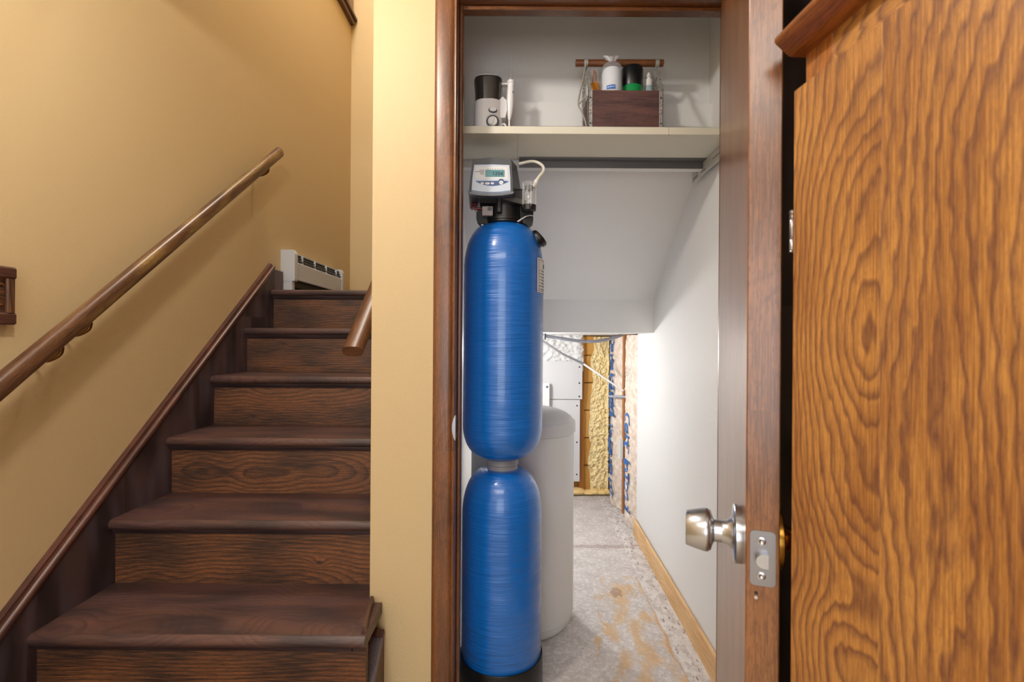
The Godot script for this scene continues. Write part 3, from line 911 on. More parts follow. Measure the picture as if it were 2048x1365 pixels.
# ---------------------------------------------------------------- cabinet
func cabinet() -> void:
	# local: x = towards the viewer along the front, z = out of the front (towards -x in the world)
	var at := p(0.3354, 0, 0.60)
	var C := thing("wooden_cabinet", "tall honey-coloured wooden cabinet with bold grain and a projecting top moulding", "cabinet", at)
	# local +x -> towards camera (+z world) and slightly right; local +z -> left
	var ang := atan(0.065)
	var bx := Vector3(sin(ang), 0, cos(ang))
	C.basis = Basis(bx, Vector3.UP, bx.cross(Vector3.UP))
	# now local z points to the cabinet's front (left in the world) when bx x up = (-cos, 0, sin)
	var top := E + 0.372
	var W := 1.0
	var st := nst()
	box(st, Vector3(-0.004, 0.06, -0.50), Vector3(W, top, -0.040), 1)
	put("carcass", st, M.oak_rail, C)
	st = nst()
	box(st, Vector3(-0.004, top, -0.50), Vector3(W, E + 1.10, -0.06), 1, 0.001)  # unseen upper box added to keep light out of the door gap
	put("upper_light_block", st, M.oak_crown, C)
	st = nst()
	box(st, Vector3(-0.006, 0.0, -0.040), Vector3(0.040, top, -0.0195), 1, 0.001)
	put("face_stile", st, M.oak_rail, C)
	st = nst()
	box(st, Vector3(0.0405, E + 0.27, -0.040), Vector3(W, top, -0.020), 0, 0.001, Vector2(0.05, 0.2))
	put("face_rail", st, M.oak_b, C)
	st = nst()
	box(st, Vector3(0.0405, 0.0, -0.040), Vector3(W, 0.16, -0.020), 0, 0.001)
	put("face_rail", st, M.oak_rail, C)
	# door of glued boards
	var D := Node3D.new()
	D.name = "cabinet_door"
	C.add_child(D)
	var edges := [0.0, 0.133, 0.40, 0.56]
	for i in 3:
		st = nst()
		var m: StandardMaterial3D = [M.oak_a, M.oak_b, M.oak_a][i]
		# front face as its own uv sheet: u across the board, v along
		var x0: float = edges[i]
		var x1: float = edges[i + 1]
		var y0 := 0.13
		var y1 := E + 0.3006
		var e := 0.0025 if i == 0 else 0.0005
		extrude(st, [Vector2(x0 + e, 0), Vector2(x1 - 0.0005, 0), Vector2(x1, -0.0008), Vector2(x1, -0.0195), Vector2(x0, -0.0195), Vector2(x0, -e)], Transform3D(Basis(Vector3.RIGHT, Vector3.BACK, Vector3.UP), Vector3(0, y0, 0)), y1 - y0)
		put("board", st, m, D)
	# hinge barrel at the far edge
	for hy in [E + 0.134, 0.35]:
		st = nst()
		lathe(st, [Vector2(0, -0.0255), Vector2(0.0022, -0.0250), Vector2(0.0029, -0.024), Vector2(0.0022, -0.0225), Vector2(0.0028, -0.022), Vector2(0.0028, -0.0095), Vector2(0.0024, -0.009), Vector2(0.0028, -0.0085), Vector2(0.0028, 0.014), Vector2(0.0024, 0.0145), Vector2(0.0028, 0.015), Vector2(0.0028, 0.020), Vector2(0.0020, 0.0205), Vector2(0.0032, 0.0225), Vector2(0.0030, 0.0250), Vector2(0.0014, 0.0265), Vector2(0, 0.0270)], Transform3D(Basis.IDENTITY, Vector3(-0.0030, hy, -0.0015)), 16)
		put("hinge", st, M.steel, C, "steel hinge barrel")
	# top moulding
	st = nst()
	var cy := E + 0.362
	extrude(st, [Vector2(-0.022, -0.013), Vector2(-0.004, -0.013), Vector2(0.000, -0.012), Vector2(0.0155, 0.001), Vector2(0.0175, 0.0035), Vector2(0.0175, 0.008), Vector2(0.016, 0.010), Vector2(-0.022, 0.010)], Transform3D(Basis(Vector3.BACK, Vector3.UP, Vector3.RIGHT), Vector3(-0.010, cy, 0)), W + 0.01, true)
	put("top_moulding", st, M.oak_crown, C)
	st = nst()
	box(st, Vector3(-0.010, cy + 0.0102, -0.50), Vector3(W, cy + 0.016, 0.010), 0, 0.002)
	put("top_board", st, M.oak_crown, C)

# ---------------------------------------------------------------- water softener
func softener() -> void:
	var S := thing("water_softener", "two stacked bright blue water softener tanks with a grey control head", "water tank", p(-0.028, 0, 1.60))
	# wound fibre look
	var n := FastNoiseLite.new()
	n.seed = 18
	n.frequency = 1.0
	n.fractal_octaves = 3
	# one even blue; the wound strands are relief only
	var blue := mat(c8(4, 100, 188), 0.34)
	var fn := func(u: float, v: float) -> Color:
		var t := n.get_noise_2d(u * 4.0, v * 300.0)
		return Color(0.5, clampf(0.5 + t * 0.35, 0, 1), 1.0)
	blue.normal_enabled = true
	blue.normal_texture = pixels(256, 1024, fn)
	blue.normal_scale = 0.9
	blue.clearcoat_enabled = true
	blue.clearcoat = 0.6
	blue.clearcoat_roughness = 0.12
	var R := 0.127
	var lower := [Vector2(0.045, E - 1.06), Vector2(0.10, E - 1.05), Vector2(R, E - 1.00), Vector2(R, E - 0.80), Vector2(R, E - 0.60)]
	for i in 13:
		var a := deg_to_rad(90.0 * i / 12.0)
		lower.append(Vector2(0.047 + (R - 0.047) * pow(cos(a), 0.85), E - 0.548 + 0.142 * sin(a)) if i < 12 else Vector2(0.047, E - 0.406))
	var st := nst()
	lathe(st, lower, Transform3D.IDENTITY, 64)
	put("lower_tank", st, blue, S)
	var upper := [Vector2(0.047, E - 0.377)]
	for i in 12:
		var a := deg_to_rad(90.0 * (11 - i) / 12.0)
		upper.append(Vector2(0.047 + (R - 0.047) * pow(cos(a), 0.8), E - 0.268 - 0.101 * sin(a)))
	upper += [Vector2(R, E - 0.15), Vector2(R, E + 0.05), Vector2(R, E + 0.19)]
	for i in 13:
		var a := deg_to_rad(90.0 * i / 12.0)
		upper.append(Vector2(0.05 + (R - 0.05) * pow(cos(a), 0.85) if i < 12 else 0.05, E + 0.222 + 0.146 * sin(a)))
	st = nst()
	lathe(st, upper, Transform3D.IDENTITY, 64)
	put("upper_tank", st, blue, S)
	st = nst()
	lathe(st, [Vector2(0.044, E - 0.413), Vector2(0.049, E - 0.412), Vector2(0.049, E - 0.394), Vector2(0.0475, E - 0.393), Vector2(0.0505, E - 0.391), Vector2(0.0505, E - 0.370), Vector2(0.046, E - 0.369)], Transform3D.IDENTITY, 48)
	put("joining_collar", st, mat(c8(140, 138, 142), 0.4), S, "grey collar between the two tanks")
	st = nst()
	lathe(st, [Vector2(0.0, 0.0), Vector2(0.130, 0.0), Vector2(0.1325, 0.004), Vector2(0.1325, E - 0.992), Vector2(0.131, E - 0.988), Vector2(0.1272, E - 0.989)], Transform3D.IDENTITY, 64)
	put("base_boot", st, M.black, S, "black plastic foot")
	# label
	var paper := mat(Color.WHITE, 0.5)
	var fl := func(u: float, v: float) -> Color:
		var c := c8(226, 226, 224)
		if u < 0.04 or u > 0.96 or v < 0.03 or v > 0.97: return c
		if absf(u - 0.06) < 0.01 or absf(u - 0.94) < 0.01 or absf(v - 0.05) < 0.006 or absf(v - 0.95) < 0.006: return c8(90, 90, 90)
		return c
	paper.albedo_texture = pixels(64, 128, fl)
	var y0 := E + 0.150; var y1 := E + 0.256
	st = nst()
	var face := func(u: float, v: float) -> Vector3:
		var a := deg_to_rad(36.0 - 60.0 * u)   # from the +x side towards the viewer
		return Vector3(cos(a) * (R + 0.0012), lerpf(y1, y0, v), sin(a) * (R + 0.0012))
	sheet(st, 12, 2, face, Vector3(0.8, 0, 0.6))
	var lab := put("paper_label", st, paper, S, "white paper label with a printed check list")
	var ink := mat(c8(60, 60, 62), 0.6)
	for i in 7:
		var yy := y1 - 0.038 - i * 0.0095
		var rows := [[30.0, 27.0, ink], [24.0, 6.0, ink]]
		for r in rows:
			st = nst()
			var g := func(u: float, v: float) -> Vector3:
				var a := deg_to_rad(lerpf(r[0], r[1], u))
				return Vector3(cos(a) * (R + 0.0016), yy + (v - 0.5) * (0.005 if r[0] > 26.0 and i == 5 else 0.0025), sin(a) * (R + 0.0016))
			sheet(st, 4, 1, g, Vector3(0.8, 0, 0.6))
			put("print_line", st, r[2], lab)
	st = nst()
	var lg := func(u: float, v: float) -> Vector3:
		var a := deg_to_rad(lerpf(16.0, 2.0, u))
		return Vector3(cos(a) * (R + 0.0016), y1 - 0.012 - v * 0.014 - absf(u - 0.5) * 0.012, sin(a) * (R + 0.0016))
	sheet(st, 6, 1, lg, Vector3(0.8, 0, 0.6))
	put("print_line", st, ink, lab)
	# black plug on the shoulder
	st = nst()
	var pb := Basis(Vector3.BACK, deg_to_rad(-48.0))
	lathe(st, [Vector2(0.0, -0.02), Vector2(0.026, -0.02), Vector2(0.026, 0.004), Vector2(0.030, 0.005), Vector2(0.031, 0.015), Vector2(0.028, 0.020), Vector2(0.012, 0.021), Vector2(0.0, 0.0215)], Transform3D(pb, Vector3(0.102, E + 0.3165, 0.02)), 12)
	put("fill_plug", st, M.black, S, "black fill plug on the shoulder")
	control_head(S)

func control_head(S: Node3D) -> void:
	# valve body
	var st := nst()
	lathe(st, [Vector2(0.0, E + 0.362), Vector2(0.056, E + 0.362), Vector2(0.066, E + 0.371), Vector2(0.066, E + 0.376), Vector2(0.063, E + 0.377), Vector2(0.066, E + 0.378), Vector2(0.066, E + 0.384), Vector2(0.060, E + 0.386), Vector2(0.058, E + 0.430), Vector2(0.045, E + 0.440), Vector2(0.0, E + 0.44)], Transform3D.IDENTITY, 32)
	put("valve_body", st, M.black, S, "black plastic valve body")
	st = nst()
	box(st, Vector3(-0.075, E + 0.425, -0.06), Vector3(0.062, E + 0.470, 0.065), 0, 0.008)
	box(st, Vector3(-0.022, E + 0.395, 0.03), Vector3(-0.006, E + 0.45, 0.072), 1, 0.004)
	put("valve_deck", st, M.black_matt, S)
	st = nst()
	var xf := Transform3D(Basis(Vector3.BACK, deg_to_rad(-14.0)), Vector3(0.0, E + 0.440, 0.052))
	extrude(st, [Vector2(-0.002, -0.006), Vector2(0.07, -0.006), Vector2(0.07, 0.008), Vector2(-0.002, 0.008)], xf, 0.016)
	put("valve_arm", st, mat(c8(58, 56, 52), 0.5), S)
	# side blocks
	st = nst()
	extrude(st, [Vector2(0.05, 0.385), Vector2(0.055, 0.375), Vector2(0.075, 0.363), Vector2(0.092, 0.377), Vector2(0.093, 0.43), Vector2(0.05, 0.435)], Transform3D(Basis.IDENTITY, Vector3(0, E, -0.03)), 0.06)
	put("side_fitting", st, M.black_matt, S)
	st = nst()
	extrude(st, [Vector2(-0.050, 0.362), Vector2(-0.072, 0.364), Vector2(-0.086, 0.380), Vector2(-0.086, 0.402), Vector2(-0.070, 0.408), Vector2(-0.050, 0.425)], Transform3D(Basis.IDENTITY, Vector3(0, E, -0.02)), 0.06)
	put("side_fitting", st, M.black_matt, S)
	st = nst()
	for k in 2:
		st = nst()
		tube(st, curve([Vector3(0.042 + 0.003 * k, E + 0.37, 0.052 - 0.006 * k), Vector3(0.065, E + 0.386, 0.045), Vector3(0.082, E + 0.3935, 0.036), Vector3(0.092, E + 0.393, 0.031)], 4), 0.0016, 6)
		put("wire", st, M.plastic, S, "thin white wire")
	st = nst()
	box(st, Vector3(0.052, E + 0.357, -0.005), Vector3(0.066, E + 0.366, 0.02), 0, 0.002)
	put("wire_clip", st, M.plastic, S, "pale clip")
	st = nst()
	box(st, Vector3(-0.070, E + 0.357, 0.01), Vector3(-0.056, E + 0.368, 0.04), 0, 0.002)
	put("wire_clip", st, M.plastic, S, "pale clip")
	# red lever with slots
	var red := mat(c8(120, 18, 20), 0.35)
	st = nst()
	box(st, Vector3(-0.104, E + 0.440, 0.0), Vector3(-0.055, E + 0.4475, 0.03), 0, 0.002)
	box(st, Vector3(-0.094, E + 0.412, 0.0), Vector3(-0.055, E + 0.419, 0.03), 0, 0.002)
	for i in 3:
		box(st, Vector3(-0.102 + 0.0035 * i, E + 0.4195 + 0.0075 * i, 0.0), Vector3(-0.085 + 0.002 * i, E + 0.4235 + 0.0075 * i, 0.03), 0, 0.001)
	box(st, Vector3(-0.104, E + 0.415, 0.004), Vector3(-0.099, E + 0.445, 0.026), 1, 0.001)
	put("red_lever", st, red, S, "dark red slotted lever")
	# small grey label
	st = nst()
	box(st, Vector3(-0.066, E + 0.386, 0.046), Vector3(-0.034, E + 0.415, 0.0615), 0, 0.002)
	var lb := put("warning_sticker", st, mat(c8(150, 140, 140), 0.5), S, "small grey sticker")
	st = nst()
	box(st, Vector3(-0.050, E + 0.401, 0.0616), Vector3(-0.036, E + 0.412, 0.0621), 0)
	put("print_block", st, M.black, lb)
	# control housing: sections from the front to the back
	var shell_m := mat(c8(62, 66, 72), 0.42)
	var F := [Vector2(-0.105, 0.442), Vector2(-0.040, 0.434), Vector2(0.028, 0.442), Vector2(0.026, 0.49), Vector2(0.022, 0.545), Vector2(-0.036, 0.550), Vector2(-0.094, 0.545), Vector2(-0.100, 0.49)]
	var B := [Vector2(-0.112, 0.43), Vector2(-0.035, 0.428), Vector2(0.050, 0.435), Vector2(0.052, 0.50), Vector2(0.040, 0.570), Vector2(-0.030, 0.578), Vector2(-0.096, 0.570), Vector2(-0.110, 0.50)]
	st = nst()
	loft(st, F, B, 0.100, -0.03, E)
	put("control_housing", st, shell_m, S, "dark grey control housing")
	# lip under the face
	st = nst()
	var lipf := [Vector2(-0.108, 0.447), Vector2(-0.104, 0.440), Vector2(-0.07, 0.435), Vector2(-0.038, 0.4335), Vector2(-0.005, 0.435), Vector2(0.027, 0.440), Vector2(0.032, 0.447), Vector2(0.0, 0.443), Vector2(-0.038, 0.4415), Vector2(-0.076, 0.443)]
	extrude(st, lipf, Transform3D(Basis.IDENTITY, Vector3(0, E, 0.080)), 0.026)
	put("housing_lip", st, mat(c8(84, 86, 98), 0.3), S)
	# face panel
	var face_m := mat(c8(196, 208, 226), 0.3)
	var fz := 0.1005
	st = nst()
	var fp := [Vector2(-0.096, 0.452), Vector2(-0.066, 0.4475), Vector2(-0.038, 0.4465), Vector2(-0.010, 0.4475), Vector2(0.0205, 0.452), Vector2(0.0195, 0.49), Vector2(0.0165, 0.5275), Vector2(-0.036, 0.529), Vector2(-0.0885, 0.5275), Vector2(-0.0935, 0.49)]
	extrude(st, fp, Transform3D(Basis.IDENTITY, Vector3(0, E, fz)), 0.0015)
	var FP := put("face_panel", st, face_m, S, "pale blue control face")
	st = nst()
	extrude(st, [Vector2(-0.0865, 0.486), Vector2(0.0125, 0.486), Vector2(0.0105, 0.5225), Vector2(-0.0835, 0.5225)], Transform3D(Basis.IDENTITY, Vector3(0, E, fz + 0.0015)), 0.0003)
	put("white_field", st, mat(c8(222, 224, 226), 0.4), FP)
	st = nst()
	extrude(st, [Vector2(-0.096, 0.4455), Vector2(-0.038, 0.4405), Vector2(0.022, 0.4455), Vector2(0.0205, 0.4515), Vector2(-0.010, 0.447), Vector2(-0.038, 0.446), Vector2(-0.066, 0.447), Vector2(-0.096, 0.4515)], Transform3D(Basis.IDENTITY, Vector3(0, E, fz)), 0.0012)
	put("face_band", st, mat(c8(112, 132, 158), 0.35), FP)
	# screen
	st = nst()
	box(st, Vector3(-0.0555, E + 0.4915, fz + 0.0016), Vector3(0.0025, E + 0.5125, fz + 0.0024), 0)
	var scr := put("screen", st, mat(c8(62, 130, 140), 0.25), FP, "teal liquid crystal screen")
	var dark := mat(c8(14, 44, 58), 0.4)
	words("1204", 0.0150, dark, scr, Transform3D(Basis.IDENTITY.scaled(Vector3(1.0, 1.0, 1.0)), Vector3(-0.0185, E + 0.5015, fz + 0.0026)), "time_digits", true)
	# legends
	for i in 7:
		st = nst()
		box(st, Vector3(-0.049 + 0.0072 * i, E + 0.5145, fz + 0.0019), Vector3(-0.046 + 0.0072 * i, E + 0.5160, fz + 0.0021), 0)
		put("legend_mark", st, mat(c8(110, 110, 120), 0.5), FP)
	for i in 4:
		st = nst()
		box(st, Vector3([-0.073, -0.086, -0.072, -0.069][i], E + 0.5105 - 0.004 * i, fz + 0.0019), Vector3(-0.0585, E + 0.5118 - 0.004 * i, fz + 0.0021), 0)
		put("legend_line", st, mat(c8(60, 60, 66), 0.5), FP)
	# blue button band
	st = nst()
	var band := []
	for i in 15:
		var t := float(i) / 14.0
		band.append(Vector2(lerpf(-0.085, 0.0155, t), 0.479 - 0.0145 * pow(sin(PI * t), 0.8)))
	band += arc(-0.0075, 0.4765, 0.0095, 20, 160, 8)
	extrude(st, band, Transform3D(Basis.IDENTITY, Vector3(0, E, fz + 0.0015)), 0.0008)
	var bb := put("button_band", st, mat(c8(34, 72, 130), 0.35), FP, "dark blue button band")
	for q in [[-0.0640, 0.4722, 0.0046, 0.0030], [-0.0490, 0.4715, 0.0070, 0.0035], [-0.0340, 0.4720, 0.0048, 0.0030], [-0.0075, 0.4745, 0.0062, 0.0058]]:
		st = nst()
		var e := []
		for i in 20: e.append(Vector2(q[0] + cos(TAU * i / 20.0) * q[2], q[1] + sin(TAU * i / 20.0) * q[3]))
		extrude(st, e, Transform3D(Basis.IDENTITY, Vector3(0, E, fz + 0.0022)), 0.0012)
		var bt := put("button", st, mat(c8(236, 238, 238), 0.35), bb)
		st = nst()
		var d := 0.0013
		if q[3] > 0.005:
			for k in 3:
				var a := deg_to_rad(90.0 + 120.0 * k)
				box(st, Vector3(q[0] + cos(a) * 0.003 - 0.001, E + q[1] + sin(a) * 0.0028 - 0.001, fz + 0.0034), Vector3(q[0] + cos(a) * 0.003 + 0.001, E + q[1] + sin(a) * 0.0028 + 0.001, fz + 0.0037), 0)
		else:
			extrude(st, [Vector2(q[0] - d, q[1] + d), Vector2(q[0] + d, q[1] + d), Vector2(q[0], q[1] - d)], Transform3D(Basis.IDENTITY, Vector3(0, E, fz + 0.0034)), 0.0003)
		put("button_symbol", st, M.black, bt)
	# clear cup with black float and its tube
	var cx := Vector3(0.077, E, 0.060)
	st = nst()
	lathe(st, [Vector2(0.019, 0.405), Vector2(0.0215, 0.412), Vector2(0.0215, 0.485), Vector2(0.019, 0.489), Vector2(0.0, 0.490)], Transform3D(Basis.IDENTITY, cx), 28)
	put("clear_cup", st, glass(c8(225, 230, 232), 0.16), S, "clear plastic cup")
	st = nst()
	lathe(st, [Vector2(0.0, 0.462), Vector2(0.012, 0.464), Vector2(0.013, 0.478), Vector2(0.0, 0.480)], Transform3D(Basis.IDENTITY, cx), 16)
	put("float", st, M.black, S)
	st = nst()
	lathe(st, [Vector2(0.0, 0.400), Vector2(0.022, 0.402), Vector2(0.0225, 0.418), Vector2(0.0, 0.419)], Transform3D(Basis.IDENTITY, cx), 24)
	put("cup_base", st, M.black, S)
	for k in 4:
		st = nst()
		tube(st, [cx + Vector3(cos(k * 1.3) * 0.0215, 0.412, sin(k * 1.3) * 0.0215), cx + Vector3(cos(k * 1.3) * 0.0215, 0.486, sin(k * 1.3) * 0.0215)], 0.0011, 6)
		put("cup_rib", st, glass(c8(240, 244, 246), 0.5), S)
	st = nst()
	tube(st, curve([cx + Vector3(0.016, 0.482, 0.0), cx + Vector3(0.030, 0.508, -0.01), cx + Vector3(0.047, 0.537, -0.03), cx + Vector3(0.040, 0.562, -0.05), cx + Vector3(0.012, 0.576, -0.06), cx + Vector3(-0.03, 0.571, -0.07)], 7), 0.0048, 10)
	put("drain_tube", st, mat(c8(226, 222, 208), 0.35), S, "milky plastic tube")
	st = nst()
	tube(st, [cx + Vector3(0.013, 0.474, 0.0), cx + Vector3(0.024, 0.497, -0.005)], 0.0066, 10)
	put("tube_nut", st, M.plastic, S)

# two polygons with equal point counts joined from z0 (front) to z1 (back)
func loft(st: SurfaceTool, F: Array, B: Array, z0: float, z1: float, y: float) -> void:
	var n := F.size()
	var c := Vector3.ZERO
	for i in n: c += Vector3(F[i].x, F[i].y + y, z0) + Vector3(B[i].x, B[i].y + y, z1)
	c /= 2.0 * n
	for i in n:
		var k := (i + 1) % n
		var a := Vector3(F[i].x, F[i].y + y, z0); var b := Vector3(F[k].x, F[k].y + y, z0)
		var d := Vector3(B[i].x, B[i].y + y, z1); var e := Vector3(B[k].x, B[k].y + y, z1)
		var nn := (b - a).cross(d - a).normalized()
		if nn.dot((a + b + d + e) / 4.0 - c) < 0.0: nn = -nn
		tri(st, a, b, e, nn, nn, nn, Vector2.ZERO, Vector2.RIGHT, Vector2.ONE)
		tri(st, a, e, d, nn, nn, nn, Vector2.ZERO, Vector2.ONE, Vector2.DOWN)
	for end in 2:
		var pk := PackedVector2Array(F if end == 0 else B)
		var ix := Geometry2D.triangulate_polygon(pk)
		var z := z0 if end == 0 else z1
		var nn := Vector3(0, 0, 1.0 if z0 > z1 else -1.0) * (1.0 if end == 0 else -1.0)
		for t in ix.size() / 3:
			var q := []
			for j in 3: q.append(Vector3(pk[ix[t * 3 + j]].x, pk[ix[t * 3 + j]].y + y, z))
			tri(st, q[0], q[1], q[2], nn, nn, nn, Vector2.ZERO, Vector2.RIGHT, Vector2.ONE)

func brine_tank() -> void:
	var B := thing("brine_tank", "tall white round brine tank with a domed lid behind the blue tanks", "brine tank", p(0.045, 0, 1.99))
	var m := mat(c8(212, 212, 212), 0.45)
	var st := nst()
	lathe(st, [Vector2(0.0, 0.0), Vector2(0.165, 0.0), Vector2(0.180, 0.006), Vector2(0.194, 0.024), Vector2(0.199, 0.045), Vector2(0.2005, 0.046), Vector2(0.203, 0.052), Vector2(0.203, E - 0.352)], Transform3D.IDENTITY, 72)
	put("tank_body", st, m, B)
	st = nst()
	var lid := [Vector2(0.204, E - 0.353), Vector2(0.2085, E - 0.351), Vector2(0.2085, E - 0.318), Vector2(0.207, E - 0.312), Vector2(0.201, E - 0.307), Vector2(0.196, E - 0.304), Vector2(0.192, E - 0.296)]
	for i in 11:
		var a := deg_to_rad(lerpf(12.0, 90.0, i / 10.0))
		lid.append(Vector2(0.190 * cos(a), E - 0.303 + 0.048 * sin(a)))
	lathe(st, lid, Transform3D.IDENTITY, 72)
	put("lid", st, mat(c8(200, 200, 202), 0.4), B)

# ---------------------------------------------------------------- shelf
func shelf_and_things() -> void:
	var sy := E + 0.645
	var S := thing("closet_shelf", "cream painted shelf across the top of the closet", "shelf", p(0.23, E + 0.62, 1.61))
	var base := S.position
	var xs := [-0.198, 0.0135, 0.664]
	for i in 2:
		var st := nst()
		box(st, p(xs[i] + 0.0005 * i, E + 0.6235, 1.512) - base, p(xs[i + 1] - 0.0005, sy - 0.001, 1.722) - base, 0, 0.0008)
		put("board", st, M.cream, S)
	var es := [-0.198, 0.466, 0.662]
	for i in 2:
		var st := nst()
		box(st, p(es[i] + 0.0006 * i, E + 0.6225, 1.499) - base, p(es[i + 1] - 0.0006, sy, 1.5115) - base, 0, 0.001)
		put("front_edging", st, M.cream, S)
	# steel angle under the back edge
	var st := nst()
	box(st, p(0.02, E + 0.6205, 1.69) - base, p(0.655, E + 0.623, 1.7235) - base, 0)
	box(st, p(0.02, E + 0.598, 1.7205) - base, p(0.655, E + 0.6205, 1.7235) - base, 0)
	put("back_angle", st, mat(c8(110, 111, 114), 0.45, 0.3), S, "grey metal angle")
	# slotted side bracket on the right wall
	st = nst()
	box(st, p(0.6535, E + 0.579, 1.50) - base, p(0.6575, E + 0.6222, 1.824) - base, 2, 0.001)
	var br := put("side_bracket", st, mat(c8(188, 188, 184), 0.45), S, "pale slotted bracket")
	for i in 7:
		st = nst()
		var d := 1.812 - i * 0.012 - (0.03 if i > 3 else 0.0)
		box(st, p(0.6528, E + 0.588, d) - base, p(0.6537, E + 0.5935, d - 0.005) - base, 1)
		put("slot", st, M.black, br)
	st = nst()
	box(st, p(0.6528, E + 0.597, 1.775) - base, p(0.6537, E + 0.618, 1.772) - base, 1)
	box(st, p(0.6528, E + 0.6165, 1.775) - base, p(0.6537, E + 0.618, 1.81) - base, 1)
	put("slot", st, M.black, br)
	st = nst()
	box(st, p(0.6528, E + 0.6005, 1.50) - base, p(0.6537, E + 0.602, 1.64) - base, 1)
	put("slot", st, M.black, br)
	flosser(sy)
	tote(sy)

func flosser(sy: float) -> void:
	var W := thing("water_flosser", "white countertop water flosser with a smoky reservoir on the shelf", "water flosser", p(-0.080, sy, 1.585))
	var white := mat(c8(232, 232, 234), 0.3)
	# body: rounded oval, front with a raised curve at the right
	var st := nst()
	var oval := func(y: float, rx: float, rz: float, cx: float) -> Array:
		var out := []
		for i in 32:
			var a := TAU * i / 32.0
			out.append(Vector3(cx + signf(cos(a)) * pow(absf(cos(a)), 0.75) * rx, y, signf(sin(a)) * pow(absf(sin(a)), 0.75) * rz))
		return out
	var rings := [oval.call(0.0, 0.0455, 0.047, 0.0), oval.call(0.004, 0.0465, 0.048, 0.0), oval.call(0.06, 0.0450, 0.046, 0.0), oval.call(0.101, 0.0440, 0.045, 0.001), oval.call(0.104, 0.0425, 0.043, 0.001)]
	ring_loft(st, rings)
	put("body", st, white, W)
	st = nst()
	rings = [oval.call(0.1045, 0.0415, 0.042, 0.001), oval.call(0.14, 0.0435, 0.043, 0.001), oval.call(0.170, 0.0455, 0.044, 0.0), oval.call(0.1765, 0.0445, 0.043, 0.0)]
	ring_loft(st, rings)
	var smoke := mat(c8(34, 28, 24), 0.12)
	smoke.clearcoat_enabled = true
	put("reservoir", st, smoke, W, "smoky brown water reservoir")
	st = nst()
	rings = [oval.call(0.1768, 0.043, 0.041, 0.0), oval.call(0.182, 0.041, 0.039, 0.0), oval.call(0.188, 0.034, 0.032, 0.0), oval.call(0.1905, 0.018, 0.017, 0.0), oval.call(0.191, 0.001, 0.001, 0.0)]
	ring_loft(st, rings)
	put("lid", st, white, W)
	# shoulder hook that holds the wand
	st = nst()
	extrude(st, [Vector2(0.035, 0.05), Vector2(0.054, 0.05), Vector2(0.060, 0.075), Vector2(0.058, 0.104), Vector2(0.046, 0.116), Vector2(0.038, 0.108), Vector2(0.032, 0.10)], Transform3D(Basis.IDENTITY, Vector3(0, 0, -0.005)), 0.035, true)
	put("wand_holder", st, white, W)
	st = nst()
	box(st, Vector3(0.040, 0.158, 0.0), Vector3(0.062, 0.164, 0.022), 0, 0.002)
	put("wand_clip", st, white, W)
	# wand
	st = nst()
	var wx := Transform3D(Basis(Vector3.BACK, deg_to_rad(-2.0)), Vector3(0.0655, 0.0, 0.018))
	lathe(st, [Vector2(0.0, 0.048), Vector2(0.004, 0.048), Vector2(0.0065, 0.058), Vector2(0.0105, 0.075), Vector2(0.012, 0.095), Vector2(0.0115, 0.125), Vector2(0.0105, 0.158), Vector2(0.0105, 0.160), Vector2(0.0125, 0.162), Vector2(0.0120, 0.169), Vector2(0.008, 0.173), Vector2(0.0, 0.174)], wx, 24)
	var wd := put("wand", st, white, W)
	st = nst()
	lathe(st, [Vector2(0.0035, 0.173), Vector2(0.004, 0.178), Vector2(0.0012, 0.180), Vector2(0.0009, 0.245), Vector2(0.0, 0.246)], wx, 10)
	put("tip", st, mat(c8(150, 146, 146), 0.3), wd)
	st = nst()
	lathe(st, [Vector2(0.0, 0.0), Vector2(0.0075, 0.0), Vector2(0.007, 0.003), Vector2(0.0, 0.0035)], Transform3D(Basis(Vector3.UP, Vector3.RIGHT, Vector3.BACK), Vector3(0.0765, 0.132, 0.02)), 18)
	put("pause_button", st, mat(c8(100, 104, 112), 0.35), wd)
	# hose
	st = nst()
	tube(st, curve([Vector3(0.0665, 0.052, 0.018), Vector3(0.067, 0.03, 0.018), Vector3(0.067, 0.004, 0.012)], 5), 0.003, 8)
	tube(st, curve([Vector3(0.042, 0.03, 0.02), Vector3(0.052, 0.032, 0.025), Vector3(0.058, 0.018, 0.025), Vector3(0.062, 0.004, 0.018)], 5), 0.0032, 8)
	put("hose", st, white, W)
	# dial and switch
	var navy := mat(c8(54, 60, 74), 0.35)
	st = nst()
	var fx := Basis(Vector3.RIGHT, Vector3.BACK, Vector3.DOWN)
	lathe(st, [Vector2(0.0, 0.0), Vector2(0.0205, 0.0), Vector2(0.0200, 0.0045), Vector2(0.0150, 0.005), Vector2(0.0, 0.005)], Transform3D(fx, Vector3(0.016, 0.030, 0.0445)), 32)
	var ring := put("dial_ring", st, navy, W, "dark blue ring round the pressure dial")
	st = nst()
	lathe(st, [Vector2(0.0145, 0.004), Vector2(0.0145, 0.008), Vector2(0.013, 0.0095), Vector2(0.0, 0.0095)], Transform3D(fx, Vector3(0.016, 0.030, 0.0445)), 28)
	extrude(st, [Vector2(-0.0035, -0.012), Vector2(0.0035, -0.012), Vector2(0.002, 0.012), Vector2(-0.002, 0.012)], Transform3D(Basis(Vector3.BACK, deg_to_rad(-20.0)), Vector3(0.016, 0.030, 0.054)), 0.005)
	put("dial", st, white, ring)
	st = nst()
	var e := []
	for i in 24: e.append(Vector2(cos(TAU * i / 24.0) * 0.0135, sin(TAU * i / 24.0) * 0.0085))
	extrude(st, e, Transform3D(Basis.IDENTITY, Vector3(0.016, 0.066, 0.0435)), 0.004)
	var sw := put("switch_ring", st, navy, W)
	st = nst()
	e = []
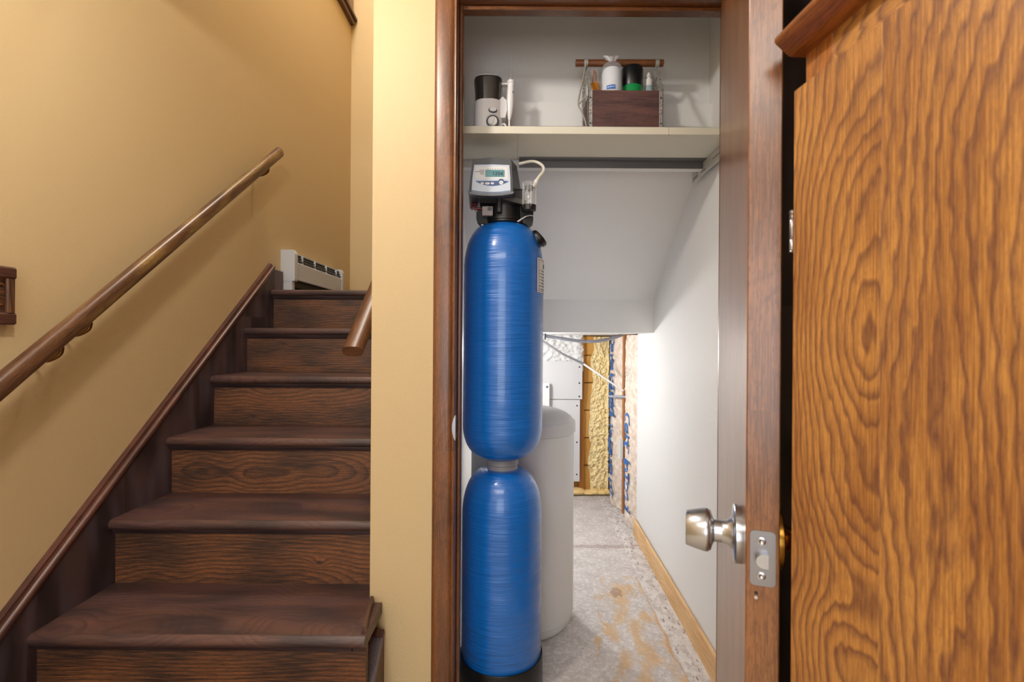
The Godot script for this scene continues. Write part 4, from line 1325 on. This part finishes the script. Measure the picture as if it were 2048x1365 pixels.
	for i in 24: e.append(Vector2(0.001 + cos(TAU * i / 24.0) * 0.0108, 0.0012 + sin(TAU * i / 24.0) * 0.0064))
	extrude(st, e, Transform3D(Basis.IDENTITY, Vector3(0.016, 0.066, 0.0472)), 0.0025)
	put("switch_button", st, white, sw)
	for i in 8:
		st = nst()
		var a := deg_to_rad(35.0 + 110.0 * i / 7.0)
		box(st, Vector3(0.016 + cos(a) * 0.0235 - 0.0006, 0.030 + sin(a) * 0.0235 - 0.0006, 0.0462), Vector3(0.016 + cos(a) * 0.0235 + 0.0006, 0.030 + sin(a) * 0.0235 + 0.0006, 0.0478), 0)
		put("dial_mark", st, M.black, W)

func ring_loft(st: SurfaceTool, rings: Array) -> void:
	var n: int = rings[0].size()
	var nor := []
	for r in rings.size():
		var row := []
		for i in n:
			var t: Vector3 = rings[r][(i + 1) % n] - rings[r][(i + n - 1) % n]
			var w: Vector3 = rings[mini(r + 1, rings.size() - 1)][i] - rings[maxi(r - 1, 0)][i]
			var c := Vector3.ZERO
			for q in rings[r]: c += q
			c /= n
			var m := t.cross(w).normalized()
			if m.dot(rings[r][i] - c) < 0.0 and absf(m.y) < 0.95: m = -m
			row.append(m)
		nor.append(row)
	for r in rings.size() - 1:
		for i in n:
			var k := (i + 1) % n
			tri(st, rings[r][i], rings[r][k], rings[r + 1][k], nor[r][i], nor[r][k], nor[r + 1][k], Vector2(float(i) / n, r), Vector2(float(i + 1) / n, r), Vector2(float(i + 1) / n, r + 1))
			tri(st, rings[r][i], rings[r + 1][k], rings[r + 1][i], nor[r][i], nor[r + 1][k], nor[r + 1][i], Vector2(float(i) / n, r), Vector2(float(i + 1) / n, r + 1), Vector2(float(i) / n, r + 1))
	for end in 2:
		var r := 0 if end == 0 else rings.size() - 1
		var c := Vector3.ZERO
		for q in rings[r]: c += q
		c /= n
		var nn := Vector3.DOWN if end == 0 else Vector3.UP
		for i in n: tri(st, c, rings[r][i], rings[r][(i + 1) % n], nn, nn, nn, Vector2.ZERO, Vector2.ZERO, Vector2.ZERO)

func tote(sy: float) -> void:
	var T := thing("wooden_caddy", "dark wooden caddy with metal straps and a dowel handle on the shelf", "caddy", p(0.3435, sy, 1.60))
	# local origin: centre of the box bottom; front at z = +0.065
	var hw := 0.1125
	var hh := 0.1265
	var zf := 0.068
	var zb := -0.066
	var st := nst()
	box(st, Vector3(-hw, 0, zf - 0.010), Vector3(hw, hh, zf), 0, 0.001)
	put("front_board", st, M.tote, T)
	st = nst()
	box(st, Vector3(-hw, 0, zb), Vector3(hw, hh, zb + 0.010), 0, 0.001, Vector2(0.2, 0.1))
	put("back_board", st, M.tote, T)
	for s in [-1.0, 1.0]:
		st = nst()
		box(st, Vector3(s * hw, 0, zb + 0.0102), Vector3(s * (hw - 0.009), hh - 0.004, zf - 0.0102), 2, 0.001)
		put("side_board", st, M.tote, T)
	st = nst()
	box(st, Vector3(-hw + 0.0095, 0.054, zb + 0.0105), Vector3(hw - 0.0095, 0.062, zf - 0.0105), 0)
	put("bottom_board", st, M.tote, T)
	# galvanised straps
	var n := FastNoiseLite.new()
	n.seed = 5
	n.frequency = 1.0
	n.fractal_octaves = 3
	var gf := func(u: float, v: float) -> Color:
		var g := n.get_noise_2d(u * 10.0, v * 10.0)
		var c := c8(196, 196, 192).lerp(c8(150, 150, 148), clampf(0.5 + g, 0, 1))
		return c.lerp(c8(70, 66, 62), 0.8) if n.get_noise_2d(u * 14.0 + 50.0, v * 14.0) > 0.28 else c
	var zinc := mat(Color.WHITE, 0.5, 0.4)
	zinc.albedo_texture = pixels(128, 128, gf)
	zinc.uv1_scale = Vector3(14, 14, 1)
	for s in [-1.0, 1.0]:
		for fb in [1.0, -1.0]:
			var z := zf if fb > 0.0 else zb
			st = nst()
			# corner angle on the box
			box(st, Vector3(s * (hw + 0.0015), 0.001, z + fb * 0.0015), Vector3(s * (hw - 0.010), hh + 0.002, z), 1)
			box(st, Vector3(s * (hw + 0.0015), 0.001, z + fb * 0.0015), Vector3(s * hw, hh + 0.002, z - fb * 0.012), 1)
			put("corner_strap", st, zinc, T, "mottled galvanised strap")
			# strap rising to the handle
			st = nst()
			var a := Vector3(s * (hw - 0.003), hh, z)
			var b := Vector3(s * (hw + 0.001), 0.185, z * 0.50)
			var c := Vector3(s * (hw + 0.001), 0.238, 0.0)
			for seg in [[a, b], [b, c]]:
				var xf := along(seg[0], seg[1], Vector3.RIGHT)
				extrude(st, [Vector2(-0.001, -0.006), Vector2(0.001, -0.006), Vector2(0.001, 0.006), Vector2(-0.001, 0.006)], xf, seg[0].distance_to(seg[1]) + 0.001)
			put("handle_strap", st, zinc, T)
			for yy in [0.024, 0.102]:
				if fb < 0.0: continue
				st = nst()
				lathe(st, [Vector2(0.0025, 0.0), Vector2(0.0025, 0.001), Vector2(0.0, 0.0014)], Transform3D(Basis(Vector3.RIGHT, Vector3.BACK, Vector3.DOWN), Vector3(s * (hw - 0.0045), yy, z + 0.0014)), 10)
				put("nail", st, M.black, T)
		# loop round the dowel
		st = nst()
		lathe(st, [Vector2(0.0115, -0.006), Vector2(0.013, -0.006), Vector2(0.013, 0.006), Vector2(0.0115, 0.006)], Transform3D(Basis(Vector3.UP, Vector3.RIGHT, Vector3.BACK), Vector3(s * (hw + 0.001), 0.247, 0.0)), 20)
		put("handle_loop", st, zinc, T)
	st = nst()
	tube(st, [Vector3(-0.146, 0.246, 0), Vector3(0.134, 0.248, 0)], 0.0112, 20)
	put("dowel_handle", st, M.casing, T, "brown dowel handle")
	# thong hanging at the left end
	st = nst()
	tube(st, curve([Vector3(-0.114, 0.236, 0.012), Vector3(-0.128, 0.17, 0.03), Vector3(-0.142, 0.098, 0.045), Vector3(-0.132, 0.068, 0.05), Vector3(-0.120, 0.035, 0.05), Vector3(-0.1165, 0.004, 0.05)], 6), 0.0026, 8)
	tube(st, curve([Vector3(-0.116, 0.118, 0.05), Vector3(-0.130, 0.104, 0.048), Vector3(-0.142, 0.092, 0.045)], 5), 0.0026, 8)
	put("leather_thong", st, mat(c8(150, 146, 140), 0.7), T, "pale leather thong")
	# things inside; they stand on the caddy's bottom board
	var y := sy + 0.0622
	var o := thing("amber_bottle", "small amber bottle with a copper pump under a clear cap, in the caddy", "bottle", p(0.258, y, 1.595))
	st = nst()
	lathe(st, [Vector2(0, 0), Vector2(0.0155, 0), Vector2(0.0165, 0.003), Vector2(0.0165, 0.098), Vector2(0.015, 0.112), Vector2(0.012, 0.117), Vector2(0, 0.118)], Transform3D.IDENTITY, 28)
	put("body", st, mat(c8(176, 112, 34), 0.25), o)
	st = nst()
	lathe(st, [Vector2(0.0085, 0.118), Vector2(0.0085, 0.140), Vector2(0.0065, 0.145), Vector2(0.006, 0.152), Vector2(0, 0.153)], Transform3D.IDENTITY, 20)
	tube(st, [Vector3(0, 0.148, 0), Vector3(-0.004, 0.151, 0.012)], 0.0045, 10)
	put("pump", st, mat(c8(168, 112, 84), 0.3, 0.6), o)
	st = nst()
	lathe(st, [Vector2(0.0150, 0.113), Vector2(0.0150, 0.154), Vector2(0.013, 0.158), Vector2(0, 0.159)], Transform3D.IDENTITY, 24)
	put("clear_cap", st, glass(c8(220, 220, 215), 0.14), o)
	o = thing("clear_jar", "clear plastic bag of white cotton swabs with a blue label, in the caddy", "swab jar", p(0.309, y, 1.577))
	st = nst()
	lathe(st, [Vector2(0, 0), Vector2(0.0315, 0), Vector2(0.033, 0.004), Vector2(0.033, 0.145), Vector2(0.031, 0.158), Vector2(0.024, 0.166), Vector2(0.012, 0.170), Vector2(0.009, 0.175)], Transform3D.IDENTITY, 36)
	put("clear_shell", st, glass(c8(225, 230, 238), 0.2), o)
	st = nst()
	lathe(st, [Vector2(0, 0.002), Vector2(0.0305, 0.003), Vector2(0.0312, 0.135), Vector2(0.027, 0.148), Vector2(0.018, 0.152), Vector2(0, 0.150)], Transform3D.IDENTITY, 30)
	put("white_filling", st, mat(c8(226, 230, 238), 0.8), o)
	st = nst()
	var knot := func(u: float, v: float) -> Vector3:
		var a := TAU * u
		var r := lerpf(0.008, 0.022, v) * (1.0 + 0.25 * sin(a * 5.0))
		return Vector3(cos(a) * r - 0.004 * v, 0.174 + v * 0.012 + 0.003 * sin(a * 3.0) * v, sin(a) * r * 0.5 + 0.006)
	sheet(st, 30, 4, knot, Vector3.UP)
	put("bag_knot", st, glass(c8(230, 232, 240), 0.4), o)
	st = nst()
	var blue := mat(c8(10, 92, 186), 0.45)
	var lf := func(u: float, v: float) -> Vector3:
		var a := deg_to_rad(lerpf(128.0, 82.0, u))
		return Vector3(cos(a) * 0.0335, 0.0815 + (v - 0.5) * 0.012, sin(a) * 0.0335)
	sheet(st, 8, 1, lf, Vector3.BACK)
	var lab := put("label_patch", st, blue, o, "blue label patch")
	for i in 6:
		st = nst()
		var aa := 122.0 - i * 6.5
		var mf := func(u: float, v: float) -> Vector3:
			var a := deg_to_rad(lerpf(aa, aa - 3.5, u))
			return Vector3(cos(a) * 0.0338, 0.0815 + (v - 0.5) * 0.005, sin(a) * 0.0338)
		sheet(st, 2, 1, mf, Vector3.BACK)
		put("print_mark", st, mat(c8(190, 214, 240), 0.5), lab)
	o = thing("black_canister", "black round canister with a green band at its foot, in the caddy", "canister", p(0.3785, y, 1.60))
	st = nst()
	lathe(st, [Vector2(0, 0), Vector2(0.0325, 0.0), Vector2(0.0335, 0.003), Vector2(0.0335, 0.104), Vector2(0.033, 0.105)], Transform3D.IDENTITY, 40)
	put("green_band", st, mat(c8(18, 140, 74), 0.4), o, "green lower part")
	st = nst()
	lathe(st, [Vector2(0.034, 0.1035), Vector2(0.0345, 0.105), Vector2(0.0340, 0.160), Vector2(0.032, 0.166), Vector2(0.026, 0.169), Vector2(0, 0.170)], Transform3D(Basis.IDENTITY, Vector3.ZERO), 40)
	put("black_lid", st, mat(c8(14, 15, 18), 0.35), o)
	o = thing("pump_bottle", "small clear bottle with a white pump nozzle, in the caddy", "bottle", p(0.4315, y, 1.60))
	st = nst()
	lathe(st, [Vector2(0, 0), Vector2(0.0135, 0), Vector2(0.0145, 0.004), Vector2(0.0145, 0.070), Vector2(0.014, 0.090), Vector2(0.0115, 0.110), Vector2(0, 0.111)], Transform3D.IDENTITY, 28)
	put("body", st, mat(c8(156, 176, 182), 0.2), o)
	st = nst()
	lathe(st, [Vector2(0.0112, 0.108), Vector2(0.0112, 0.128), Vector2(0.0095, 0.133), Vector2(0.0055, 0.135), Vector2(0.0055, 0.138), Vector2(0.0085, 0.140), Vector2(0.006, 0.147), Vector2(0.003, 0.154), Vector2(0, 0.155)], Transform3D.IDENTITY, 24)
	put("nozzle", st, M.plastic, o)

# ---------------------------------------------------------------- under the landing
func back_of_closet() -> void:
	# block wall with raised pieces
	var W := thing("wall_closet_back", "ochre block wall at the back of the closet under sprayed foam", "wall", p(0.25, 0, 3.66), "", "structure")
	var base := W.position
	var st := nst()
	box(st, p(-0.20, 0, 3.645) - base, p(0.76, E + 0.05, 3.75) - base)
	put("mortar", st, mat(c8(150, 112, 60), 0.9), W)
	var ochre := [mat(c8(200, 150, 74), 0.85), mat(c8(190, 140, 66), 0.85), mat(c8(206, 158, 84), 0.85)]
	for m in ochre: bumpy(m, 0.06, 9.0, 0.5, 9)
	for r in 6:
		for c in 3:
			var x0 := -0.2 + c * 0.40 - (0.2 if r % 2 == 1 else 0.0)
			var x1 := minf(x0 + 0.394, 0.755)
			x0 = maxf(x0, -0.198)
			if x1 - x0 < 0.03: continue
			st = nst()
			box(st, p(x0, 0.004 + r * 0.2, 3.63) - base, p(x1, minf(0.196 + r * 0.2, E + 0.04), 3.65) - base, 0, 0.004)
			put("block", st, ochre[(r * 2 + c) % 3], W)
	var n := FastNoiseLite.new()
	n.seed = 33
	n.frequency = 1.0
	n.fractal_octaves = 3
	# sprayed foam band
	var F := thing("spray_foam", "pale yellow bumpy sprayed foam on the back closet wall", "foam", p(0.63, 0, 3.6))
	st = nst()
	var ff := func(u: float, v: float) -> Vector3:
		var y := 0.03 + v * (E + 0.005)
		var left := 0.575 + 0.02 * n.get_noise_2d(y * 5.0, 3.0) - 0.012 * sin(y * 4.0)
		var x := lerpf(left, 0.70, u)
		var d := 0.006 + 0.034 * pow(sin(clampf(u, 0.0, 1.0) * PI * 0.5), 0.5) + 0.022 * n.get_noise_2d(x * 26.0, y * 17.0) + 0.014 * n.get_noise_2d(x * 60.0, y * 50.0 + 9.0)
		if u > 0.86: d += 0.022 * sin((u - 0.86) / 0.14 * PI)
		if u < 0.001: d = -0.002
		return p(x, y, 3.628 - maxf(d, 0.002)) - p(0.63, 0, 3.6)
	sheet(st, 44, 220, ff, Vector3.BACK)
	var foam := mat(c8(240, 220, 168), 0.7)
	put("foam_skin", st, foam, F)
	st = nst()
	for b in [[0.555, 0.05, 0.022], [0.60, 0.045, 0.030], [0.65, 0.05, 0.028], [0.69, 0.04, 0.030], [0.49, 0.05, 0.03], [0.465, 0.06, 0.035], [0.44, 0.05, 0.03]]:
		var prof := []
		for i in 9:
			var a := -PI / 2 + PI * i / 8.0
			prof.append(Vector2(maxf(cos(a), 0.0) * b[1], (sin(a) + 1.0) * b[2] * 0.72))
		lathe(st, prof, Transform3D(Basis.IDENTITY, p(b[0], 0.0, 3.595) - p(0.63, 0, 3.6)), 18)
	put("foam_foot", st, mat(c8(232, 200, 136), 0.65), F)
	# white-painted rough foam above the panels
	F = thing("painted_foam", "rough white painted foam above the grey boards", "foam", p(0.15, E - 0.1, 3.6))
	st = nst()
	var fw := func(u: float, v: float) -> Vector3:
		var x := lerpf(-0.198, 0.515, u)
		var y := lerpf(E - 0.22, E + 0.045, v)
		var d := 0.025 + 0.02 * n.get_noise_2d(x * 22.0, y * 22.0) + 0.012 * n.get_noise_2d(x * 60.0, y * 60.0)
		if u > 0.90: d += 0.02 * sin((u - 0.90) / 0.1 * PI)
		return p(x, y, 3.626 - maxf(d, 0.004)) - p(0.15, E - 0.1, 3.6)
	sheet(st, 90, 40, fw, Vector3.BACK)
	put("foam_skin", st, mat(c8(226, 226, 226), 0.7), F)
	# grey-white boards with screws
	var ys := [[E - 0.998, E - 0.416, 0.487], [E - 0.412, E - 0.142, 0.502]]
	for i in 2:
		var B := thing("wall_board", ["lower pale grey board screwed to the back closet wall", "upper pale grey board screwed to the back closet wall"][i], "board", p(0.15, ys[i][0], 3.56))
		st = nst()
		box(st, Vector3(-0.345, 0, -0.012), Vector3(ys[i][2] - 0.15, ys[i][1] - ys[i][0], 0.0), 0, 0.001)
		put("sheet", st, mat(c8(206, 207, 209), 0.55), B)
		for yy in ([0.05, 0.28, 0.54] if i == 0 else [0.02, 0.115, 0.23]):
			st = nst()
			lathe(st, [Vector2(0.006, 0.0), Vector2(0.005, 0.002), Vector2(0.0, 0.0025)], Transform3D(Basis(Vector3.RIGHT, Vector3.BACK, Vector3.DOWN), Vector3(ys[i][2] - 0.15 - 0.02, yy, 0.0)), 10)
			put("screw", st, M.black, B)
	# wood strip behind the boards' right edge
	st = nst()
	box(st, p(0.488, 0.03, 3.60), p(0.522, E + 0.03, 3.628), 1, 0.002)
	struct("trim_2", st, mat(c8(176, 116, 52), 0.75), "orange-brown wood strip beside the grey boards", "strip")
	# white bracket
	var K := thing("white_bracket", "small upright white bracket with one screw on the grey boards", "bracket", p(0.205, E - 0.50, 3.50))
	st = nst()
	box(st, Vector3(-0.02, 0, -0.045), Vector3(0.061, 0.205, -0.005), 1, 0.003)
	put("plate", st, M.plastic, K)
	st = nst()
	lathe(st, [Vector2(0.009, 0.0), Vector2(0.009, 0.002), Vector2(0.004, 0.003), Vector2(0.0, 0.003)], Transform3D(Basis(Vector3.RIGHT, Vector3.BACK, Vector3.DOWN), Vector3(0.043, 0.18, -0.005)), 16)
	put("screw", st, M.steel, K)
	insulation(n)
	# hose and cords
	var H := thing("grey_hose", "grey hose sagging under the closet beam", "hose", p(0.25, E + 0.02, 3.05))
	st = nst()
	tube(st, curve([p(0.14, E + 0.040, 2.90), p(0.195, E + 0.030, 2.90), p(0.30, E + 0.015, 2.93), p(0.42, E + 0.001, 2.98), p(0.52, E + 0.003, 3.02), p(0.61, E + 0.020, 3.06), p(0.685, E + 0.044, 3.10)], 6), 0.010, 10)
	var ho := put("hose_run", st, mat(c8(150, 152, 164), 0.45), H)
	ho.position = -H.position
	st = nst()
	box(st, p(0.186, E + 0.008, 2.88), p(0.195, E + 0.050, 2.92), 1, 0.002)
	var cl := put("hose_clamp", st, M.black, H)
	cl.position = -H.position
	var C := thing("cord", "thin cord stretched down towards the insulation, grey then white", "cord", p(0.19, E + 0.0, 3.2))
	st = nst()
	tube(st, [p(0.19, E + 0.005, 3.16), p(0.32, E - 0.080, 3.16), p(0.453, E - 0.142, 3.16)], 0.007, 8)
	var g := put("grey_part", st, mat(c8(110, 110, 112), 0.6), C)
	g.position = -C.position
	st = nst()
	tube(st, [p(0.453, E - 0.142, 3.16), p(0.58, E - 0.228, 3.13), p(0.695, E - 0.305, 3.11)], 0.006, 8)
	var wpart := put("white_part", st, M.plastic, C)
	wpart.position = -C.position
	C = thing("short_cable", "short grey cable end sticking out between the insulation batts", "cable", p(0.66, E - 0.36, 3.3))
	st = nst()
	tube(st, curve([p(0.640, E - 0.362, 3.30), p(0.665, E - 0.358, 3.27), p(0.70, E - 0.352, 3.20), p(0.73, E - 0.35, 3.15)], 5), 0.008, 8)
	var sc := put("cable_end", st, mat(c8(150, 156, 170), 0.45), C)
	sc.position = -C.position
	# outlet box on the stud
	var O := thing("junction_box", "white plastic box fixed to the stud between the batts", "junction box", p(0.722, E - 0.75, 3.205))
	st = nst()
	box(st, Vector3(-0.034, 0.0, -0.019), Vector3(-0.008, 0.125, 0.019), 1, 0.004)
	put("box_body", st, M.plastic, O)
	st = nst()
	box(st, Vector3(-0.036, 0.02, -0.012), Vector3(-0.0338, 0.11, 0.012), 1, 0.001)
	put("cover", st, mat(c8(214, 214, 210), 0.4), O)

func insulation(n: FastNoiseLite) -> void:
	var kf := func(u: float, v: float) -> Color:
		var g := n.get_noise_2d(u * 7.0, v * 20.0)
		var c := c8(226, 214, 202).lerp(c8(204, 184, 168), clampf(0.5 + g, 0, 1))
		if n.get_noise_2d(u * 30.0 + 7.0, v * 90.0) > 0.42: c = c.lerp(c8(168, 136, 112), 0.5)
		return c
	var kraft := mat(Color.WHITE, 0.75)
	kraft.albedo_texture = pixels(256, 512, kf)
	var ink := mat(c8(40, 100, 168), 0.6)
	var grey := mat(c8(150, 148, 150), 0.6)
	# stud between the batts
	var st := nst()
	box(st, p(0.714, 0.0, 3.190), p(0.76, E + 0.045, 3.228), 1, 0.002)
	struct("trim_3", st, mat(c8(158, 104, 58), 0.75), "brown wooden stud between the insulation batts", "stud")
	st = nst()
	box(st, p(0.712, 0.0, 3.60), p(0.76, E + 0.045, 3.628), 1, 0.002)
	struct("trim_3", st, mat(c8(158, 104, 58), 0.75), "brown wooden stud in the corner beside the foam", "stud")
	var spans := [[2.858, 3.186], [3.232, 3.575]]
	for i in 2:
		var d0: float = spans[i][0]
		var d1: float = spans[i][1]
		var I := thing("insulation_batt", ["kraft paper faced insulation batt nearer the white wall edge, blue printed", "kraft paper faced insulation batt in the foam corner, blue printed"][i], "insulation", p(0.72, 0, (d0 + d1) / 2))
		var base := I.position
		var xs := func(t: float, y: float) -> float:
			var edge := 0.012 * n.get_noise_2d(y * 7.0, 5.0 + i * 9.0)
			var bul := pow(maxf(sin(clampf(t, 0.0, 1.0) * PI), 0.0), 0.6)
			return 0.748 - (0.055 if i == 0 else 0.070) * bul + edge * 0.6 - 0.010 * n.get_noise_2d(t * 4.0 + i * 20.0, y * 9.0) - 0.005 * n.get_noise_2d(t * 12.0, y * 30.0)
		st = nst()
		var bf := func(u: float, v: float) -> Vector3:
			var y := 0.004 + v * (E + 0.036)
			var pinch := 0.018 * n.get_noise_2d(y * 4.0 + 50.0 * i, 1.0)
			var d := lerpf(d0 + (pinch if i == 1 else 0.0), d1 - (0.03 + pinch if i == 0 else 0.0), u)
			return p(xs.call(u, y), y, d) - base
		sheet(st, 24, 120, bf, Vector3.LEFT)
		var skin := put("paper_facing", st, kraft, I)
		# blue printing running down the paper
		var rows := [[0.42, E - 0.46, 0.13, 0]] if i == 0 else [[0.42, E + 0.01, 0.12, 0], [0.50, E - 0.25, 0.12, 0], [0.46, E - 0.70, 0.12, 0]]
		for r in rows:
			var text := "CertainTeed"
			var y: float = r[1]
			for ch in text:
				var t: float = r[0]
				var x: float = xs.call(t, y) - 0.004
				var d := lerpf(d0, d1, t)
				# letters stand turned a quarter, tops towards the viewer
				var bs := Basis(Vector3.DOWN, Vector3(0.06 if i == 0 else 0.04, 0, 1).normalized(), Vector3(-1, 0, 0.05).normalized())
				words(ch, r[2], ink, skin, Transform3D(bs, p(x, y, d) - base), "letter", true)
				y -= r[2] * (0.28 if ch in "rit" else 0.46)
				if y < 0.06: break
		# small grey print lines
		for k in 8:
			var y := (E - 0.16 if i == 0 else E - 0.36) - (k / 2) * 0.022
			st = nst()
			var lf := func(u: float, v: float) -> Vector3:
				var t := lerpf(0.25, 0.72, u) if k % 2 == 0 else lerpf(0.28, 0.60, u)
				var yy := y - (k % 2) * 0.010 + (v - 0.5) * 0.004
				return p(xs.call(t, yy) - 0.0025, yy, lerpf(d0, d1, t)) - base
			sheet(st, 8, 1, lf, Vector3.LEFT)
			put("print_line", st, grey, skin)
